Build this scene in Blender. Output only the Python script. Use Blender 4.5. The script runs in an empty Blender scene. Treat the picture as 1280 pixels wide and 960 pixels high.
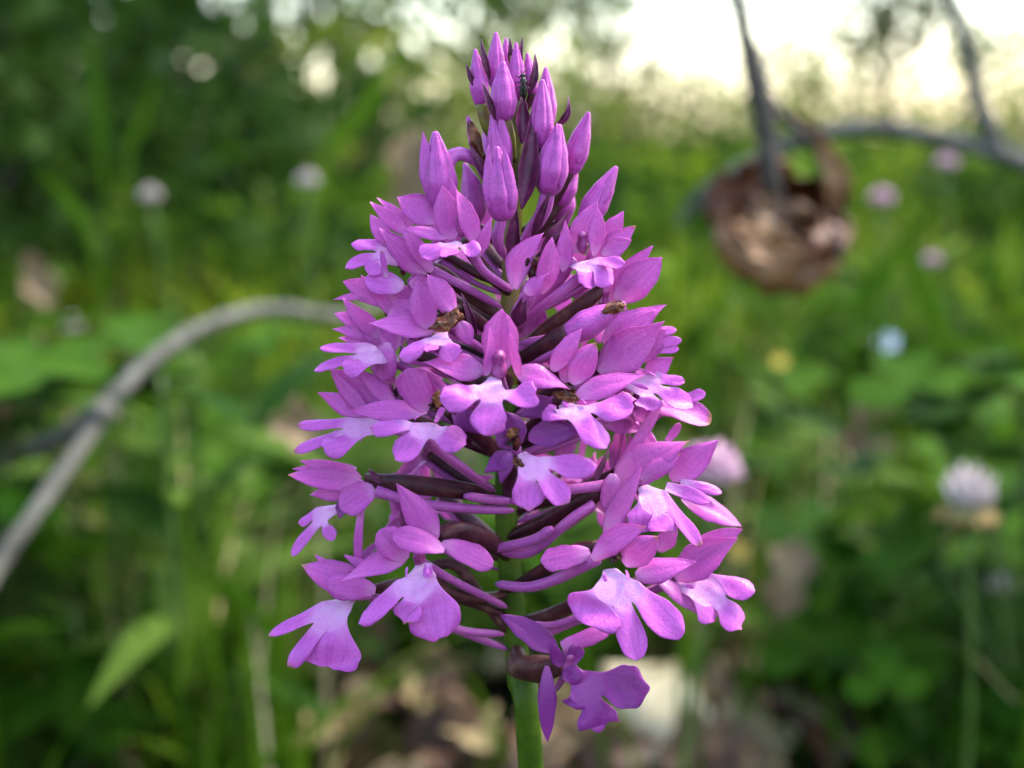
import bpy, math, random
import numpy as np
from mathutils import Vector, Matrix

R = math.radians
rng = random.Random(7)
nr = np.random.RandomState(11)
sc = bpy.context.scene
col = sc.collection

# ------------------------------------------------------------------ camera
PITCH = R(10.0)
D0 = 0.1525                       # camera to flower spike axis, metres
HF = R(40.0)
S = 1280.0 / (2 * D0 * math.tan(HF / 2))      # photograph pixels per metre at the spike
FWD = Vector((0, math.cos(PITCH), -math.sin(PITCH)))
UP = Vector((0, math.sin(PITCH), math.cos(PITCH)))
RIGHT = Vector((1, 0, 0))
CENTRE = Vector((0, 0, 0.22))
CAM = CENTRE - FWD * D0
cd = bpy.data.cameras.new('camera')
cam = bpy.data.objects.new('camera', cd)
col.objects.link(cam)
cam.location = CAM
cam.rotation_euler = (math.pi / 2 - PITCH, 0, 0)
cd.sensor_width = 36.0
cd.angle = HF
cd.clip_start = 0.005
cd.clip_end = 2000
cd.dof.use_dof = True
cd.dof.focus_distance = D0 - 0.0085
cd.dof.aperture_fstop = cd.lens / 3.0          # 3.0 mm entrance pupil
cd.dof.aperture_blades = 0
sc.camera = cam

# ------------------------------------------------------------------ sky, sun, exposure
SUN_EL, SUN_AZ = R(56), R(60)     # azimuth measured from +Y (away from the camera) towards +X
world = bpy.data.worlds.new('World')
sc.world = world
world.use_nodes = True
wn = world.node_tree
wn.nodes.clear()
sky = wn.nodes.new('ShaderNodeTexSky')
sky.sky_type = 'NISHITA'
sky.sun_disc = False
sky.sun_elevation = SUN_EL
sky.sun_rotation = SUN_AZ
sky.air_density = 1.25
sky.dust_density = 2.0
sky.ozone_density = 0.3
bg = wn.nodes.new('ShaderNodeBackground')
bg.inputs['Strength'].default_value = 0.15
wo = wn.nodes.new('ShaderNodeOutputWorld')
wn.links.new(sky.outputs[0], bg.inputs['Color'])
wn.links.new(bg.outputs[0], wo.inputs['Surface'])
sd = bpy.data.lights.new('sun', 'SUN')
sun = bpy.data.objects.new('sun', sd)
col.objects.link(sun)
sd.energy = 1.5
sd.angle = R(16)
sd.color = (1.0, 0.91, 0.76)
sdir = Vector((math.sin(SUN_AZ) * math.cos(SUN_EL), math.cos(SUN_AZ) * math.cos(SUN_EL), math.sin(SUN_EL)))
sun.rotation_euler = sdir.to_track_quat('Z', 'Y').to_euler()
sun.location = (2, 2, 4)
sc.view_settings.view_transform = 'Standard'
sc.view_settings.look = 'None'
sc.view_settings.exposure = 2.3
sc.view_settings.gamma = 1.0
sc.cycles.use_denoising = True
sc.cycles.max_bounces = 10
sc.cycles.transparent_max_bounces = 8
sc.cycles.sample_clamp_indirect = 8.0

# ------------------------------------------------------------------ materials
def new_mat(name):
    m = bpy.data.materials.new(name)
    m.use_nodes = True
    nt = m.node_tree
    nt.nodes.clear()
    out = nt.nodes.new('ShaderNodeOutputMaterial')
    return m, nt, out

def N(nt, kind, **kw):
    n = nt.nodes.new(kind)
    for k, v in kw.items():
        setattr(n, k, v)
    return n

def mixc(nt, fac, a, b, blend='MIX'):
    n = nt.nodes.new('ShaderNodeMix')
    n.data_type = 'RGBA'
    n.blend_type = blend
    for sock, val in ((n.inputs[0], fac), (n.inputs[6], a), (n.inputs[7], b)):
        if hasattr(val, 'is_linked'):
            nt.links.new(val, sock)
        elif isinstance(val, (int, float)):
            sock.default_value = val
        else:
            sock.default_value = (*val, 1)
    return n.outputs[2]

def ramp(nt, fac, stops):
    n = nt.nodes.new('ShaderNodeValToRGB')
    el = n.color_ramp.elements
    while len(el) > 1:
        el.remove(el[-1])
    el[0].position = stops[0][0]
    el[0].color = (*stops[0][1], 1) if not isinstance(stops[0][1], float) else (stops[0][1],) * 3 + (1,)
    for p, c in stops[1:]:
        e = el.new(p)
        e.color = (*c, 1) if not isinstance(c, float) else (c, c, c, 1)
    nt.links.new(fac, n.inputs[0])
    return n.outputs[0]

def noise(nt, scale, detail=3, rough=.55, vec=None):
    n = nt.nodes.new('ShaderNodeTexNoise')
    n.inputs['Scale'].default_value = scale
    n.inputs['Detail'].default_value = detail
    n.inputs['Roughness'].default_value = rough
    if vec is not None:
        nt.links.new(vec, n.inputs['Vector'])
    return n.outputs[0]

def petal_mat(name, base, pale, deep, tip=(.33, .12, .05), rough=.36, sss=.4, trans=.36, bump=.6, pale_to=.48):
    """waxy petal: pigment varies from a pale base over the blade to darker margins; fine cell sparkle painted as paler specks"""
    base, pale, deep = (tuple(.86 * x for x in q) for q in (base, pale, deep))
    m, nt, out = new_mat(name)
    at = N(nt, 'ShaderNodeAttribute', attribute_name='pc')
    sep = N(nt, 'ShaderNodeSeparateColor')
    nt.links.new(at.outputs['Color'], sep.inputs[0])
    geo = N(nt, 'ShaderNodeNewGeometry')
    pos = geo.outputs['Position']
    n1 = noise(nt, 420, 3, .6, pos)
    n2 = noise(nt, 2600, 2, .6, pos)
    t = sep.outputs[0]
    add = N(nt, 'ShaderNodeMath', operation='MULTIPLY_ADD')
    nt.links.new(n1, add.inputs[0]); add.inputs[1].default_value = .35
    nt.links.new(t, add.inputs[2])
    c = mixc(nt, ramp(nt, add.outputs[0], [(0.14, 0.0), (pale_to, 1.0)]), pale, base)
    edge = ramp(nt, sep.outputs[1], [(0.72, 0.0), (1.0, 0.80)])
    c = mixc(nt, edge, c, deep)
    vein = N(nt, 'ShaderNodeMath', operation='SINE')          # veins run along the blade
    vm = N(nt, 'ShaderNodeMath', operation='MULTIPLY_ADD')
    nt.links.new(sep.outputs[1], vm.inputs[0]); vm.inputs[1].default_value = 19.0
    nt.links.new(n1, vm.inputs[2])
    nt.links.new(vm.outputs[0], vein.inputs[0])
    vr = ramp(nt, vein.outputs[0], [(0.45, 0.0), (1.0, 0.40)])
    vk = N(nt, 'ShaderNodeMath', operation='MULTIPLY')
    nt.links.new(vr, vk.inputs[0]); nt.links.new(ramp(nt, t, [(.30, .12), (.60, 1.0)]), vk.inputs[1])
    c = mixc(nt, vk.outputs[0], c, deep)
    c = mixc(nt, ramp(nt, n2, [(0.45, 0.0), (0.72, .5)]), c, tuple(min(1, x * 1.28 + .01) for x in base))  # paler specks paint the sparkle of the petal cells
    sp = ramp(nt, n1, [(0.62, 0.0), (0.76, .40)])
    c = mixc(nt, sp, c, deep)
    # withered brown tips, only where the third channel says so
    br = N(nt, 'ShaderNodeMath', operation='MULTIPLY')
    nt.links.new(sep.outputs[2], br.inputs[0])
    nt.links.new(ramp(nt, add.outputs[0], [(1.03, 0.0), (1.0, 0.0)]) if False else ramp(nt, t, [(.90, 0.0), (.99, 1.0)]), br.inputs[1])
    c = mixc(nt, br.outputs[0], c, tip)
    p = N(nt, 'ShaderNodeBsdfPrincipled')
    nt.links.new(c, p.inputs['Base Color'])
    p.inputs['Roughness'].default_value = rough
    p.inputs['Specular IOR Level'].default_value = .35
    p.inputs['Subsurface Weight'].default_value = sss
    p.inputs['Subsurface Radius'].default_value = (1.0, .45, 1.0)
    p.inputs['Subsurface Scale'].default_value = .0003
    p.inputs['Sheen Weight'].default_value = .08
    b = N(nt, 'ShaderNodeBump')
    b.inputs['Strength'].default_value = bump
    b.inputs['Distance'].default_value = .00012
    nb = noise(nt, 3800, 2, .5, pos)
    nt.links.new(nb, b.inputs['Height'])
    nt.links.new(b.outputs[0], p.inputs['Normal'])
    tr = N(nt, 'ShaderNodeBsdfTranslucent')
    nt.links.new(mixc(nt, .35, c, (1, .85, 1)), tr.inputs['Color'])
    mx = N(nt, 'ShaderNodeMixShader')
    mx.inputs[0].default_value = trans
    nt.links.new(p.outputs[0], mx.inputs[1]); nt.links.new(tr.outputs[0], mx.inputs[2])
    nt.links.new(mx.outputs[0], out.inputs['Surface'])
    return m

def plain_mat(name, cols, scale=300, rough=.5, trans=0.0, bump=.3, bumpd=.0003, bscale=None, spec=.35, rand=0.0):
    cols = [tuple(.78 * x for x in q) for q in cols]
    m, nt, out = new_mat(name)
    geo = N(nt, 'ShaderNodeNewGeometry')
    n1 = noise(nt, scale, 4, .6, geo.outputs['Position'])
    k = len(cols)
    c = ramp(nt, n1, [(.32 + .36 * i / max(1, k - 1), cc) for i, cc in enumerate(cols)])
    if rand:
        oi = N(nt, 'ShaderNodeObjectInfo')
        hs = N(nt, 'ShaderNodeHueSaturation')
        mr = N(nt, 'ShaderNodeMapRange')
        nt.links.new(oi.outputs['Random'], mr.inputs[0])
        mr.inputs[3].default_value = 1 - rand; mr.inputs[4].default_value = 1 + rand
        nt.links.new(mr.outputs[0], hs.inputs['Value'])
        nt.links.new(c, hs.inputs['Color'])
        c = hs.outputs[0]
    p = N(nt, 'ShaderNodeBsdfPrincipled')
    nt.links.new(c, p.inputs['Base Color'])
    p.inputs['Roughness'].default_value = rough
    p.inputs['Specular IOR Level'].default_value = spec
    b = N(nt, 'ShaderNodeBump')
    b.inputs['Strength'].default_value = bump
    b.inputs['Distance'].default_value = bumpd
    nt.links.new(noise(nt, bscale or scale * 4, 3, .6, geo.outputs['Position']), b.inputs['Height'])
    nt.links.new(b.outputs[0], p.inputs['Normal'])
    if trans:
        tr = N(nt, 'ShaderNodeBsdfTranslucent')
        nt.links.new(c, tr.inputs['Color'])
        mx = N(nt, 'ShaderNodeMixShader')
        mx.inputs[0].default_value = trans
        nt.links.new(p.outputs[0], mx.inputs[1]); nt.links.new(tr.outputs[0], mx.inputs[2])
        nt.links.new(mx.outputs[0], out.inputs['Surface'])
    else:
        nt.links.new(p.outputs[0], out.inputs['Surface'])
    return m

def leaf_mat(name, a, b, c3, trans=.4, rough=.6):
    """foliage: every leaf has its own tint (attribute 'lv')"""
    a, b, c3 = (tuple(k * x for x in q) for k, q in ((.36, a), (.60, b), (1.05, c3)))
    m, nt, out = new_mat(name)
    at = N(nt, 'ShaderNodeAttribute', attribute_name='lv')
    c = ramp(nt, at.outputs['Fac'], [(0.0, a), (.5, b), (1.0, c3)])
    p = N(nt, 'ShaderNodeBsdfPrincipled')
    nt.links.new(c, p.inputs['Base Color'])
    p.inputs['Roughness'].default_value = rough
    p.inputs['Specular IOR Level'].default_value = .02
    tr = N(nt, 'ShaderNodeBsdfTranslucent')
    nt.links.new(mixc(nt, .10, c, (.16, .34, .03)), tr.inputs['Color'])
    mx = N(nt, 'ShaderNodeMixShader')
    mx.inputs[0].default_value = trans
    nt.links.new(p.outputs[0], mx.inputs[1]); nt.links.new(tr.outputs[0], mx.inputs[2])
    nt.links.new(mx.outputs[0], out.inputs['Surface'])
    return m

M = {}
M['petal'] = petal_mat('petal', (.63, .112, .505), (.80, .36, .68), (.34, .020, .265))
M['lip'] = petal_mat('lip', (.64, .128, .575), (.92, .60, .86), (.38, .034, .36), pale_to=.60)
M['petal_dark_shade'] = petal_mat('petal_dark_shade', (.26, .018, .26), (.44, .10, .42), (.13, .005, .14))  # darker petal copy: shade from the flowers above put into the colour
M['bud'] = petal_mat('bud', (.50, .075, .41), (.33, .030, .27), (.17, .008, .155), trans=.10)
M['spur'] = petal_mat('spur', (.46, .09, .38), (.36, .055, .30), (.24, .02, .21), trans=.05)
M['column'] = plain_mat('column', [(.20, .015, .10), (.34, .05, .24), (.46, .12, .38)], 900, .4)
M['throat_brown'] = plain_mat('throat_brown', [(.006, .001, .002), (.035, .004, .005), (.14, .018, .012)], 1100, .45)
M['wither'] = plain_mat('wither', [(.035, .008, .004), (.14, .035, .010), (.36, .14, .045)], 600, .4, .15)
M['ovary'] = plain_mat('ovary', [(.032, .006, .012), (.055, .010, .020), (.10, .028, .030)], 500, .42, spec=.2)
M['ovary_brown'] = plain_mat('ovary_brown', [(.050, .012, .018), (.085, .024, .026), (.16, .075, .06)], 500, .45, spec=.2)
M['bract'] = plain_mat('bract', [(.07, .008, .036), (.13, .015, .07), (.22, .035, .13)], 700, .4, .1)
M['stem'] = plain_mat('stem', [(.026, .060, .003), (.045, .095, .004), (.08, .135, .008)], 260, .5, spec=.15)
M['stem_top'] = plain_mat('stem_top', [(.10, .12, .010), (.17, .16, .015), (.18, .09, .06)], 260, .45)

# ------------------------------------------------------------------ geometry helpers
def at(px, py, dep=0.0):
    """photograph pixel + depth (in spike pixels behind the spike axis) -> point in the place"""
    dep = dep - (480 - py) * .10
    d = D0 + dep / S
    k = d / (S * D0)
    return CAM + FWD * d + RIGHT * ((px - 640) * k) + UP * (-(py - 480) * k)

def far(px, py, d):
    k = d / (S * D0)
    return CAM + FWD * d + RIGHT * ((px - 640) * k) + UP * (-(py - 480) * k)

def obj_from(name, verts, faces, mat, parent=None, attr=None, smooth=True, mods=(), loc=None):
    me = bpy.data.meshes.new(name)
    if loc is not None:
        verts = [Vector(v) - Vector(loc) for v in verts]
    me.from_pydata([tuple(v) for v in verts], [], faces)
    if smooth:
        me.polygons.foreach_set('use_smooth', [True] * len(me.polygons))
    if attr is not None:
        ca = me.color_attributes.new('pc', 'FLOAT_COLOR', 'POINT')
        ca.data.foreach_set('color', [x for a in attr for x in (a[0], a[1], a[2], 1.0)])
    me.materials.append(mat)
    me.update()
    o = bpy.data.objects.new(name, me)
    col.objects.link(o)
    if loc is not None:
        o.location = loc
    if parent is not None:
        adopt(o, parent)
    for kind, kw in mods:
        md = o.modifiers.new(kind.lower(), kind)
        for k, v in kw.items():
            setattr(md, k, v)
    return o

def world_loc(o):
    v = o.location.copy()
    while o.parent is not None:
        o = o.parent
        v = v + o.location if False else v
    return v

def adopt(o, parent):
    """parent keeping place; every parent here carries a location only, kept in ORIG"""
    o.parent = parent
    o.matrix_parent_inverse = Matrix.Translation(-ORIG.get(parent.name, Vector((0, 0, 0))))
    if o.name not in ORIG:
        ORIG[o.name] = o.location.copy()
ORIG = {}

def empty(name, loc):
    o = bpy.data.objects.new(name, None)
    col.objects.link(o)
    o.location = loc
    o.empty_display_size = .01
    ORIG[o.name] = Vector(loc)
    return o

def tag(o, label=None, cat=None, group=None, kind=None):
    if label: o['label'] = label
    if cat: o['category'] = cat
    if group: o['group'] = group
    if kind: o['kind'] = kind
    return o

def catmull(pts, n):
    P = [Vector(p) for p in pts]
    P = [P[0] * 2 - P[1]] + P + [P[-1] * 2 - P[-2]]
    segs = len(P) - 3
    out = []
    for i in range(n):
        u = i / (n - 1) * segs
        k = min(int(u), segs - 1)
        f = u - k
        a, b, c, d = P[k:k + 4]
        out.append(.5 * ((2 * b) + (c - a) * f + (2 * a - 5 * b + 4 * c - d) * f * f + (3 * b - a - 3 * c + d) * f ** 3))
    return out

def interp(tab, t):
    for (a, va), (b, vb) in zip(tab, tab[1:]):
        if t <= b:
            f = (t - a) / (b - a) if b > a else 0
            f = f * f * (3 - 2 * f) * .5 + f * .5
            return va + (vb - va) * f
    return tab[-1][1]

def tube_data(pts, rad, n=14, seg=10, ridge=0.0, nridge=3, twist=0.0, seam=None, bumpy=0.0):
    """tapered tube along a smooth curve; rad = table t->radius"""
    C = catmull(pts, n)
    V, F, A = [], [], []
    ref = None
    for i, c in enumerate(C):
        t = i / (n - 1)
        tan = (C[min(i + 1, n - 1)] - C[max(i - 1, 0)]).normalized()
        if ref is None:
            ref = (-FWD) - tan * (-FWD).dot(tan)
            if ref.length < .1:
                ref = UP - tan * UP.dot(tan)
            ref.normalize()
        else:
            ref = (ref - tan * ref.dot(tan)).normalized()
        bi = tan.cross(ref)
        r = interp(rad, t)
        for j in range(seg):
            th = 2 * math.pi * j / seg
            rr = r * (1 + ridge * math.cos(nridge * th + twist * t))
            if seam:
                for s0 in seam:
                    dth = (th - s0 + math.pi) % (2 * math.pi) - math.pi
                    rr *= 1 - .20 * math.exp(-(dth / .13) ** 2) * min(1, 5 * t)
            if bumpy:
                rr *= 1 + bumpy * (rng.random() - .5)
            V.append(c + (ref * math.cos(th) + bi * math.sin(th)) * rr)
            A.append((t, abs(math.sin(th)) * .5, 0))
    for i in range(n - 1):
        for j in range(seg):
            a, b = i * seg + j, i * seg + (j + 1) % seg
            F.append((a, b, b + seg, a + seg))
    V.append(C[0]); A.append((0, 0, 0)); V.append(C[-1]); A.append((1, 0, 0))
    for j in range(seg):
        F.append((len(V) - 2, (j + 1) % seg, j))
        F.append((len(V) - 1, (n - 1) * seg + j, (n - 1) * seg + (j + 1) % seg))
    return V, F, A

def tube(name, pts, rad, mat, parent=None, mods=(), loc=None, **kw):
    V, F, A = tube_data(pts, rad, **kw)
    return obj_from(name, V, F, mat, parent, A, mods=mods, loc=loc)

PROF = {
    'sepal': [(0, .20), (.14, .70), (.36, 1), (.62, .78), (.85, .36), (.95, .15), (1, .04)],
    'petal': [(0, .22), (.16, .70), (.42, 1), (.68, .84), (.88, .44), (.96, .20), (1, .05)],
    'blunt': [(0, .26), (.2, .74), (.55, 1), (.80, .96), (.94, .70), (1, .40)],
    'finger': [(0, .75), (.3, .85), (.6, 1), (.85, .92), (.96, .6), (1, .3)],
    'round': [(0, .26), (.18, .72), (.55, 1), (.78, .97), (.93, .72), (1, .42)],
    'bract': [(0, .12), (.2, .75), (.4, 1), (.7, .6), (.9, .25), (1, .05)],
    'torn': [(0, .5), (.25, .8), (.55, 1), (.8, 1.0), (.95, .9), (1, .75)],
}
PM = (('SOLIDIFY', dict(thickness=.00010, offset=0)), ('SUBSURF', dict(levels=1, render_levels=2)))

def strip(name, B, T, w, nrm, prof, mat, parent, cup=-.12, bend=.10, sway=0.0, torn=0.0, brown=0.0, t0=0.0, rib=.05, crumple=0.0, na=11, ns=7, wave=.085):
    ax = T - B
    L = ax.length
    side = nrm.cross(ax).normalized()
    n2 = ax.cross(side).normalized()
    V, F, A = [], [], []
    ph = rng.random() * 6
    tw = rng.uniform(-.45, .45)
    cup += rng.uniform(-.12, .22)
    side0, n20 = side, n2
    for i in range(na):
        t = i / (na - 1)
        h = .5 * w * interp(PROF[prof], t)
        ca, sa = math.cos(tw * (t - .4)), math.sin(tw * (t - .4))
        side, n2 = side0 * ca + n20 * sa, n20 * ca - side0 * sa
        c = B + ax * t + n2 * (bend * L * 4 * t * (1 - t) * .6 - bend * .25 * L * t * t) + side * (sway * L * 4 * t * (1 - t))
        for j in range(ns):
            s = -1 + 2 * j / (ns - 1)
            if abs(s) == 1 and 0 < t < 1:
                s *= 1 + rng.uniform(-.09, .09)
            v = c + side * (s * h) + n2 * (cup * h * s * s * 1.2 - rib * h * (1 - abs(s)) ** 3)
            v += n2 * (wave * w * math.sin(ph + 5 * t + 2.2 * s) * abs(s))
            if crumple:
                v += (n2 * rng.uniform(-1, 1) + side * rng.uniform(-.5, .5)) * (crumple * w)
            if i == na - 1:
                v += ax.normalized() * (w * .06 * (1 - s * s))
            if torn and t > .7:
                v += ax.normalized() * (-torn * w * rng.random() * (t - .7) / .3)
            V.append(v)
            A.append((min(1, t0 + (1 - t0) * t), min(1, abs(s)), brown))
    for i in range(na - 1):
        for j in range(ns - 1):
            a = i * ns + j
            F.append((a, a + 1, a + ns + 1, a + ns))
    return obj_from(name, V, F, mat, parent, A, mods=PM)

def lip_mesh(name, B, C, wb, wc, lobes, nrm, mat, parent, fold=.10, notch=.34):
    """three-lobed lip: a claw from B to C that parts into three lobes, one continuous sheet.
    lobes: (tip, width, profile, torn, brown), left to right as seen along +normal"""
    ax = (C - B)
    side = nrm.cross(ax).normalized()
    if side.dot(lobes[2][0] - lobes[0][0]) < 0:
        side = -side
    n2 = nrm.normalized()
    nper = 4
    nc = nper * 3 + 1
    V, F, A = [], [], []
    dv = [(l[0] - C) for l in lobes]
    Lm = sum(d.length for d in dv) / 3
    u = [d.normalized() for d in dv]
    rn = notch * Lm
    n01 = C + (u[0] + u[1]).normalized() * rn
    n12 = C + (u[1] + u[2]).normalized() * rn
    oL = C - side * (wb * .46) + u[0] * (.12 * Lm)
    oR = C + side * (wb * .46) + u[2] * (.12 * Lm)
    edge = [oL, n01, n12, oR]
    brow = []
    for k in range(3):
        for q in range(nper + (k == 2)):
            f = q / nper
            m_ = edge[k].lerp(edge[k + 1], f) + u[k] * (.10 * Lm * math.sin(math.pi * f))
            brow.append(m_)
    rows = 6
    for i in range(rows):
        if i < 3:
            t = i / 2
            h = .5 * wb * (.42 + .50 * t * t)
            row = [B + ax * t + side * ((-1 + 2 * j / (nc - 1)) * h) for j in range(nc)]
            if i == 2: last = row
        else:
            f = (i - 2) / 3
            row = [last[j].lerp(brow[j], f) for j in range(nc)]
        tt = i / (rows - 1)
        for j in range(nc):
            sj = -1 + 2 * j / (nc - 1)
            V.append(row[j] - n2 * (.35 * wb * (1 - tt) ** 2) + n2 * (-fold * .5 * wb * (1 - sj * sj) * (1 - tt) - .16 * wb * abs(sj) ** 3 * (1 - tt)))
            A.append((.20 * tt, .3 * abs(sj) * (1 - tt) + .3 * abs((j % nper) / nper * 2 - 1) * tt, 0))
    for i in range(rows - 1):
        for j in range(nc - 1):
            a = i * nc + j
            F.append((a, a + 1, a + nc + 1, a + nc))
    top = (rows - 1) * nc
    order = lobes
    for k, (tip, w, prof, torn, brown) in enumerate(order):
        idx = [top + k * nper + q for q in range(nper + 1)]
        P0 = (V[idx[0]] + V[idx[-1]]) * .5
        segv = (V[idx[-1]] - V[idx[0]]) * .5
        d = tip - P0
        L = d.length
        P1 = P0 + d * .45 + ax.normalized() * (.08 * L) + n2 * (.05 * L)
        prev = idx
        nk = 8
        ph = rng.random() * 6
        for i in range(1, nk + 1):
            t = i / nk
            c = P0 * (1 - t) ** 2 + P1 * (2 * t * (1 - t)) + tip * t * t
            tan = (P1 - P0) * (2 * (1 - t)) + (tip - P1) * (2 * t)
            sd = nrm.cross(tan).normalized()
            if sd.dot(segv) < 0:
                sd = -sd
            nn = tan.cross(sd).normalized()
            if nn.dot(n2) < 0:
                nn = -nn
            h = .5 * w * interp(PROF[prof], t)
            f = min(1, t / .40); f = f * f * (3 - 2 * f)
            cur = []
            for q in range(nper + 1):
                s = -1 + 2 * q / nper
                off = segv * s * (1 - f) + sd * (s * h) * f
                v = c + off + nn * (-.10 * h * s * s * f - .07 * h * (1 - abs(s)) ** 2 * f + .075 * w * math.sin(ph + 4.5 * t + 2.4 * s) * f)
                if i == nk:
                    v += tan.normalized() * (w * .07 * (1 - s * s))
                if t > .55 and abs(s) == 1:
                    v += sd * (s * h * rng.uniform(-.14, .05))
                if i == nk:
                    v += tan.normalized() * (w * rng.uniform(-.09, .04))
                if torn and t > .7:
                    v += tan.normalized() * (-torn * w * rng.random() * (t - .7) / .3)
                V.append(v)
                A.append((.20 + .80 * t, abs(s) * min(1, .3 + t), brown))
                cur.append(len(V) - 1)
            if i == 1:                     # neighbours share the notch vertex only on the branch row
                pass
            for q in range(nper):
                F.append((prev[q], prev[q + 1], cur[q + 1], cur[q]))
            prev = cur
    return obj_from(name, V, F, mat, parent, A, mods=PM)

# ------------------------------------------------------------------ the orchid
STEMX = [(30, 640), (100, 643), (200, 648), (330, 639), (640, 632), (700, 636), (780, 643), (960, 664)]
def stemx(py):
    for (a, xa), (b, xb) in zip(STEMX, STEMX[1:]):
        if py <= b:
            return xa + (xb - xa) * (py - a) / (b - a)
    return STEMX[-1][1]

foot = at(664, 960, 0)
foot = Vector((foot.x + .006, foot.y + .004, 0))
orchid = empty('orchid', foot)
tag(orchid, 'tall magenta orchid with a dense cone of three-lobed flowers and pointed buds', 'orchid')

spts = [foot - Vector((0, 0, .004)), foot * .6 + at(664, 960, 0) * .4 + Vector((.002, 0, 0)), at(664, 960), at(650, 860), at(643, 780), at(636, 700), at(632, 620), at(635, 480)]
tube('stem', spts, [(0, 18 / S), (.4, 15.5 / S), (.8, 14 / S), (1, 12.5 / S)], M['stem'], orchid, n=40, seg=18, ridge=.035, nridge=5, twist=1.5)
spts = [at(635, 490), at(639, 330), at(646, 230), at(647, 180), at(643, 110), at(640, 70)]
tube('stem_tip', spts, [(0, 12 / S), (.4, 10 / S), (.7, 8 / S), (1, 3 / S)], M['stem_top'], orchid, n=26, seg=14, ridge=.05, nridge=5)

def normal_for(px, tilt=(0, 0), j=.15):
    sx = max(-1, min(1, (px - 640) / 260))
    v = -FWD + RIGHT * (sx * .40 + tilt[0] + rng.uniform(-j, j)) + UP * (.22 + tilt[1] + rng.uniform(-j, j))
    return v.normalized()

def bud(base, tip, w, ovary=None, ow=9, prongs=(), mat='bud', seam=(.5, -.9, 2.6), bow=0.0, omat='ovary', start=.45):
    b, t = at(*base), at(*tip)
    L = (t - b).length
    mid = (b + t) * .5 + RIGHT * (bow * L)
    r = .5 * w / S
    V, F, A = tube_data([b, mid, t], [(0, r * start), (.12, r * .80), (.34, r), (.6, r * .80), (.82, r * .46), (.94, r * .25), (1, r * .16)], n=20, seg=44, seam=seam, ridge=.03)
    o = obj_from('bud', V, F, M[mat], orchid, A, mods=(('SUBSURF', dict(levels=1, render_levels=1)),))
    for (px, py, dd, tx, ty, td, pw) in prongs:
        strip('sepal', at(px, py, dd), at(tx, ty, td), pw / S, normal_for(px), 'sepal', M[mat], o, cup=-.45, bend=.08)
    if ovary:
        pts = [at(*q) for q in ovary]
        tube('ovary', pts + [b + (t - b) * .06], [(0, ow * .32 / S), (.45, ow * .5 / S), (.8, ow * .55 / S), (1, ow * .5 / S)], M[omat], o, n=14, seg=12, ridge=.10, nridge=3, twist=2.5)
    return o

def bract(base, tip, w, mat='bract', sway=0.0, bend=.15, parent=None):
    b, t = at(*base), at(*tip)
    return strip('bract', b, t, w / S, normal_for(base[0], (0, -.2)), 'bract', M[mat], parent or orchid, cup=.55, bend=bend, sway=sway)

# top buds: base, tip, width
bud((602, 134, -8), (594, 61, -10), 24, [(628, 185, -2), (610, 160, -6)], 15, omat='stem_top')
bud((620, 112, 6), (620, 40, 4), 25, [(636, 150, 3), (626, 130, 5)], 11)
bud((629, 152, -32), (629, 77, -36), 35, [(642, 200, -8), (636, 172, -22)], 15, omat='stem_top', seam=(-.55, .9, 2.8))
bud((648, 124, -6), (645, 53, -2), 22, [(644, 150, 3), (646, 130, 4)], 10)
bud((634, 95, 22), (632, 47, 22), 15, [(640, 125, 10), (637, 105, 20)], 8)
bud((666, 118, 2), (659, 66, 4), 18, [(650, 150, 3), (660, 130, 3)], 9)
bud((684, 160, 14), (682, 84, 16), 26, [(655, 205, 5), (674, 178, 12)], 11)
bud((676, 187, -28), (678, 99, -34), 31, [(652, 235, -5), (664, 205, -20)], 14, omat='ovary')
bract((612, 100, -10), (601, 48, -12), 10)
bract((594, 110, -12), (583, 80, -14), 8)
bract((619, 150, -46), (603, 102, -48), 10)
bract((650, 95, 0), (654, 46, 2), 9, sway=.05)
bract((660, 120, -14), (669, 66, -12), 11, sway=-.06)
bract((640, 85, 8), (637, 46, 8), 8)
bract((690, 160, -4), (710, 120, -2), 10, sway=-.22)
bract((652, 180, -25), (654, 112, -16), 18)
# second tier of buds
bud((553, 262, -35), (544, 164, -38), 44, [(606, 222, -5), (596, 202, -12), (570, 193, -22), (556, 215, -30)], 17, prongs=[(539, 250, -44, 529, 166, -42, 22)], omat='spur', seam=(.75, -.8, 2.7))
bud((600, 192, -12), (584, 145, -14), 17, [(615, 225, -5), (607, 208, -9)], 10, mat='bud')
strip('withered_petal', at(603, 200, -20), at(586, 146, -20), 15 / S, normal_for(590), 'petal', M['wither'], orchid, cup=-.7, torn=.8, crumple=.18)
bract((606, 222, -22), (586, 178, -24), 12)
bud((630, 215, -28), (616, 139, -32), 30, [(642, 255, -6), (636, 232, -18)], 14, prongs=[(636, 212, -40, 624, 135, -40, 17)])
bud((629, 276, -60), (621, 183, -66), 42, [(640, 330, -10), (626, 312, -40), (622, 295, -55)], 13, prongs=[(612, 262, -74, 610, 182, -72, 16), (641, 262, -76, 630, 183, -74, 18)], seam=(-.35, .5, 2.9), omat='spur')
bud((684, 244, -38), (699, 155, -44), 42, [(648, 312, -8), (662, 290, -22), (678, 264, -34)], 17, prongs=[(701, 235, -52, 696, 154, -50, 18)], seam=(-.25, .8, 3.0), omat='spur')
bud((712, 218, 2), (736, 140, 0), 31, [(652, 290, 0), (684, 262, 2)], 12, seam=(.6, -.6, 3), prongs=[(722, 205, -12, 737, 142, -6, 13)])
bud((698, 258, 18), (718, 190, 22), 34, [(650, 310, 5), (672, 290, 12)], 12)
bud((729, 282, -16), (771, 208, -18), 34, [(655, 340, -4), (690, 310, -10)], 15, prongs=[(742, 268, -30, 770, 209, -24, 15)], seam=(.3, -1, 2.7))
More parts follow.
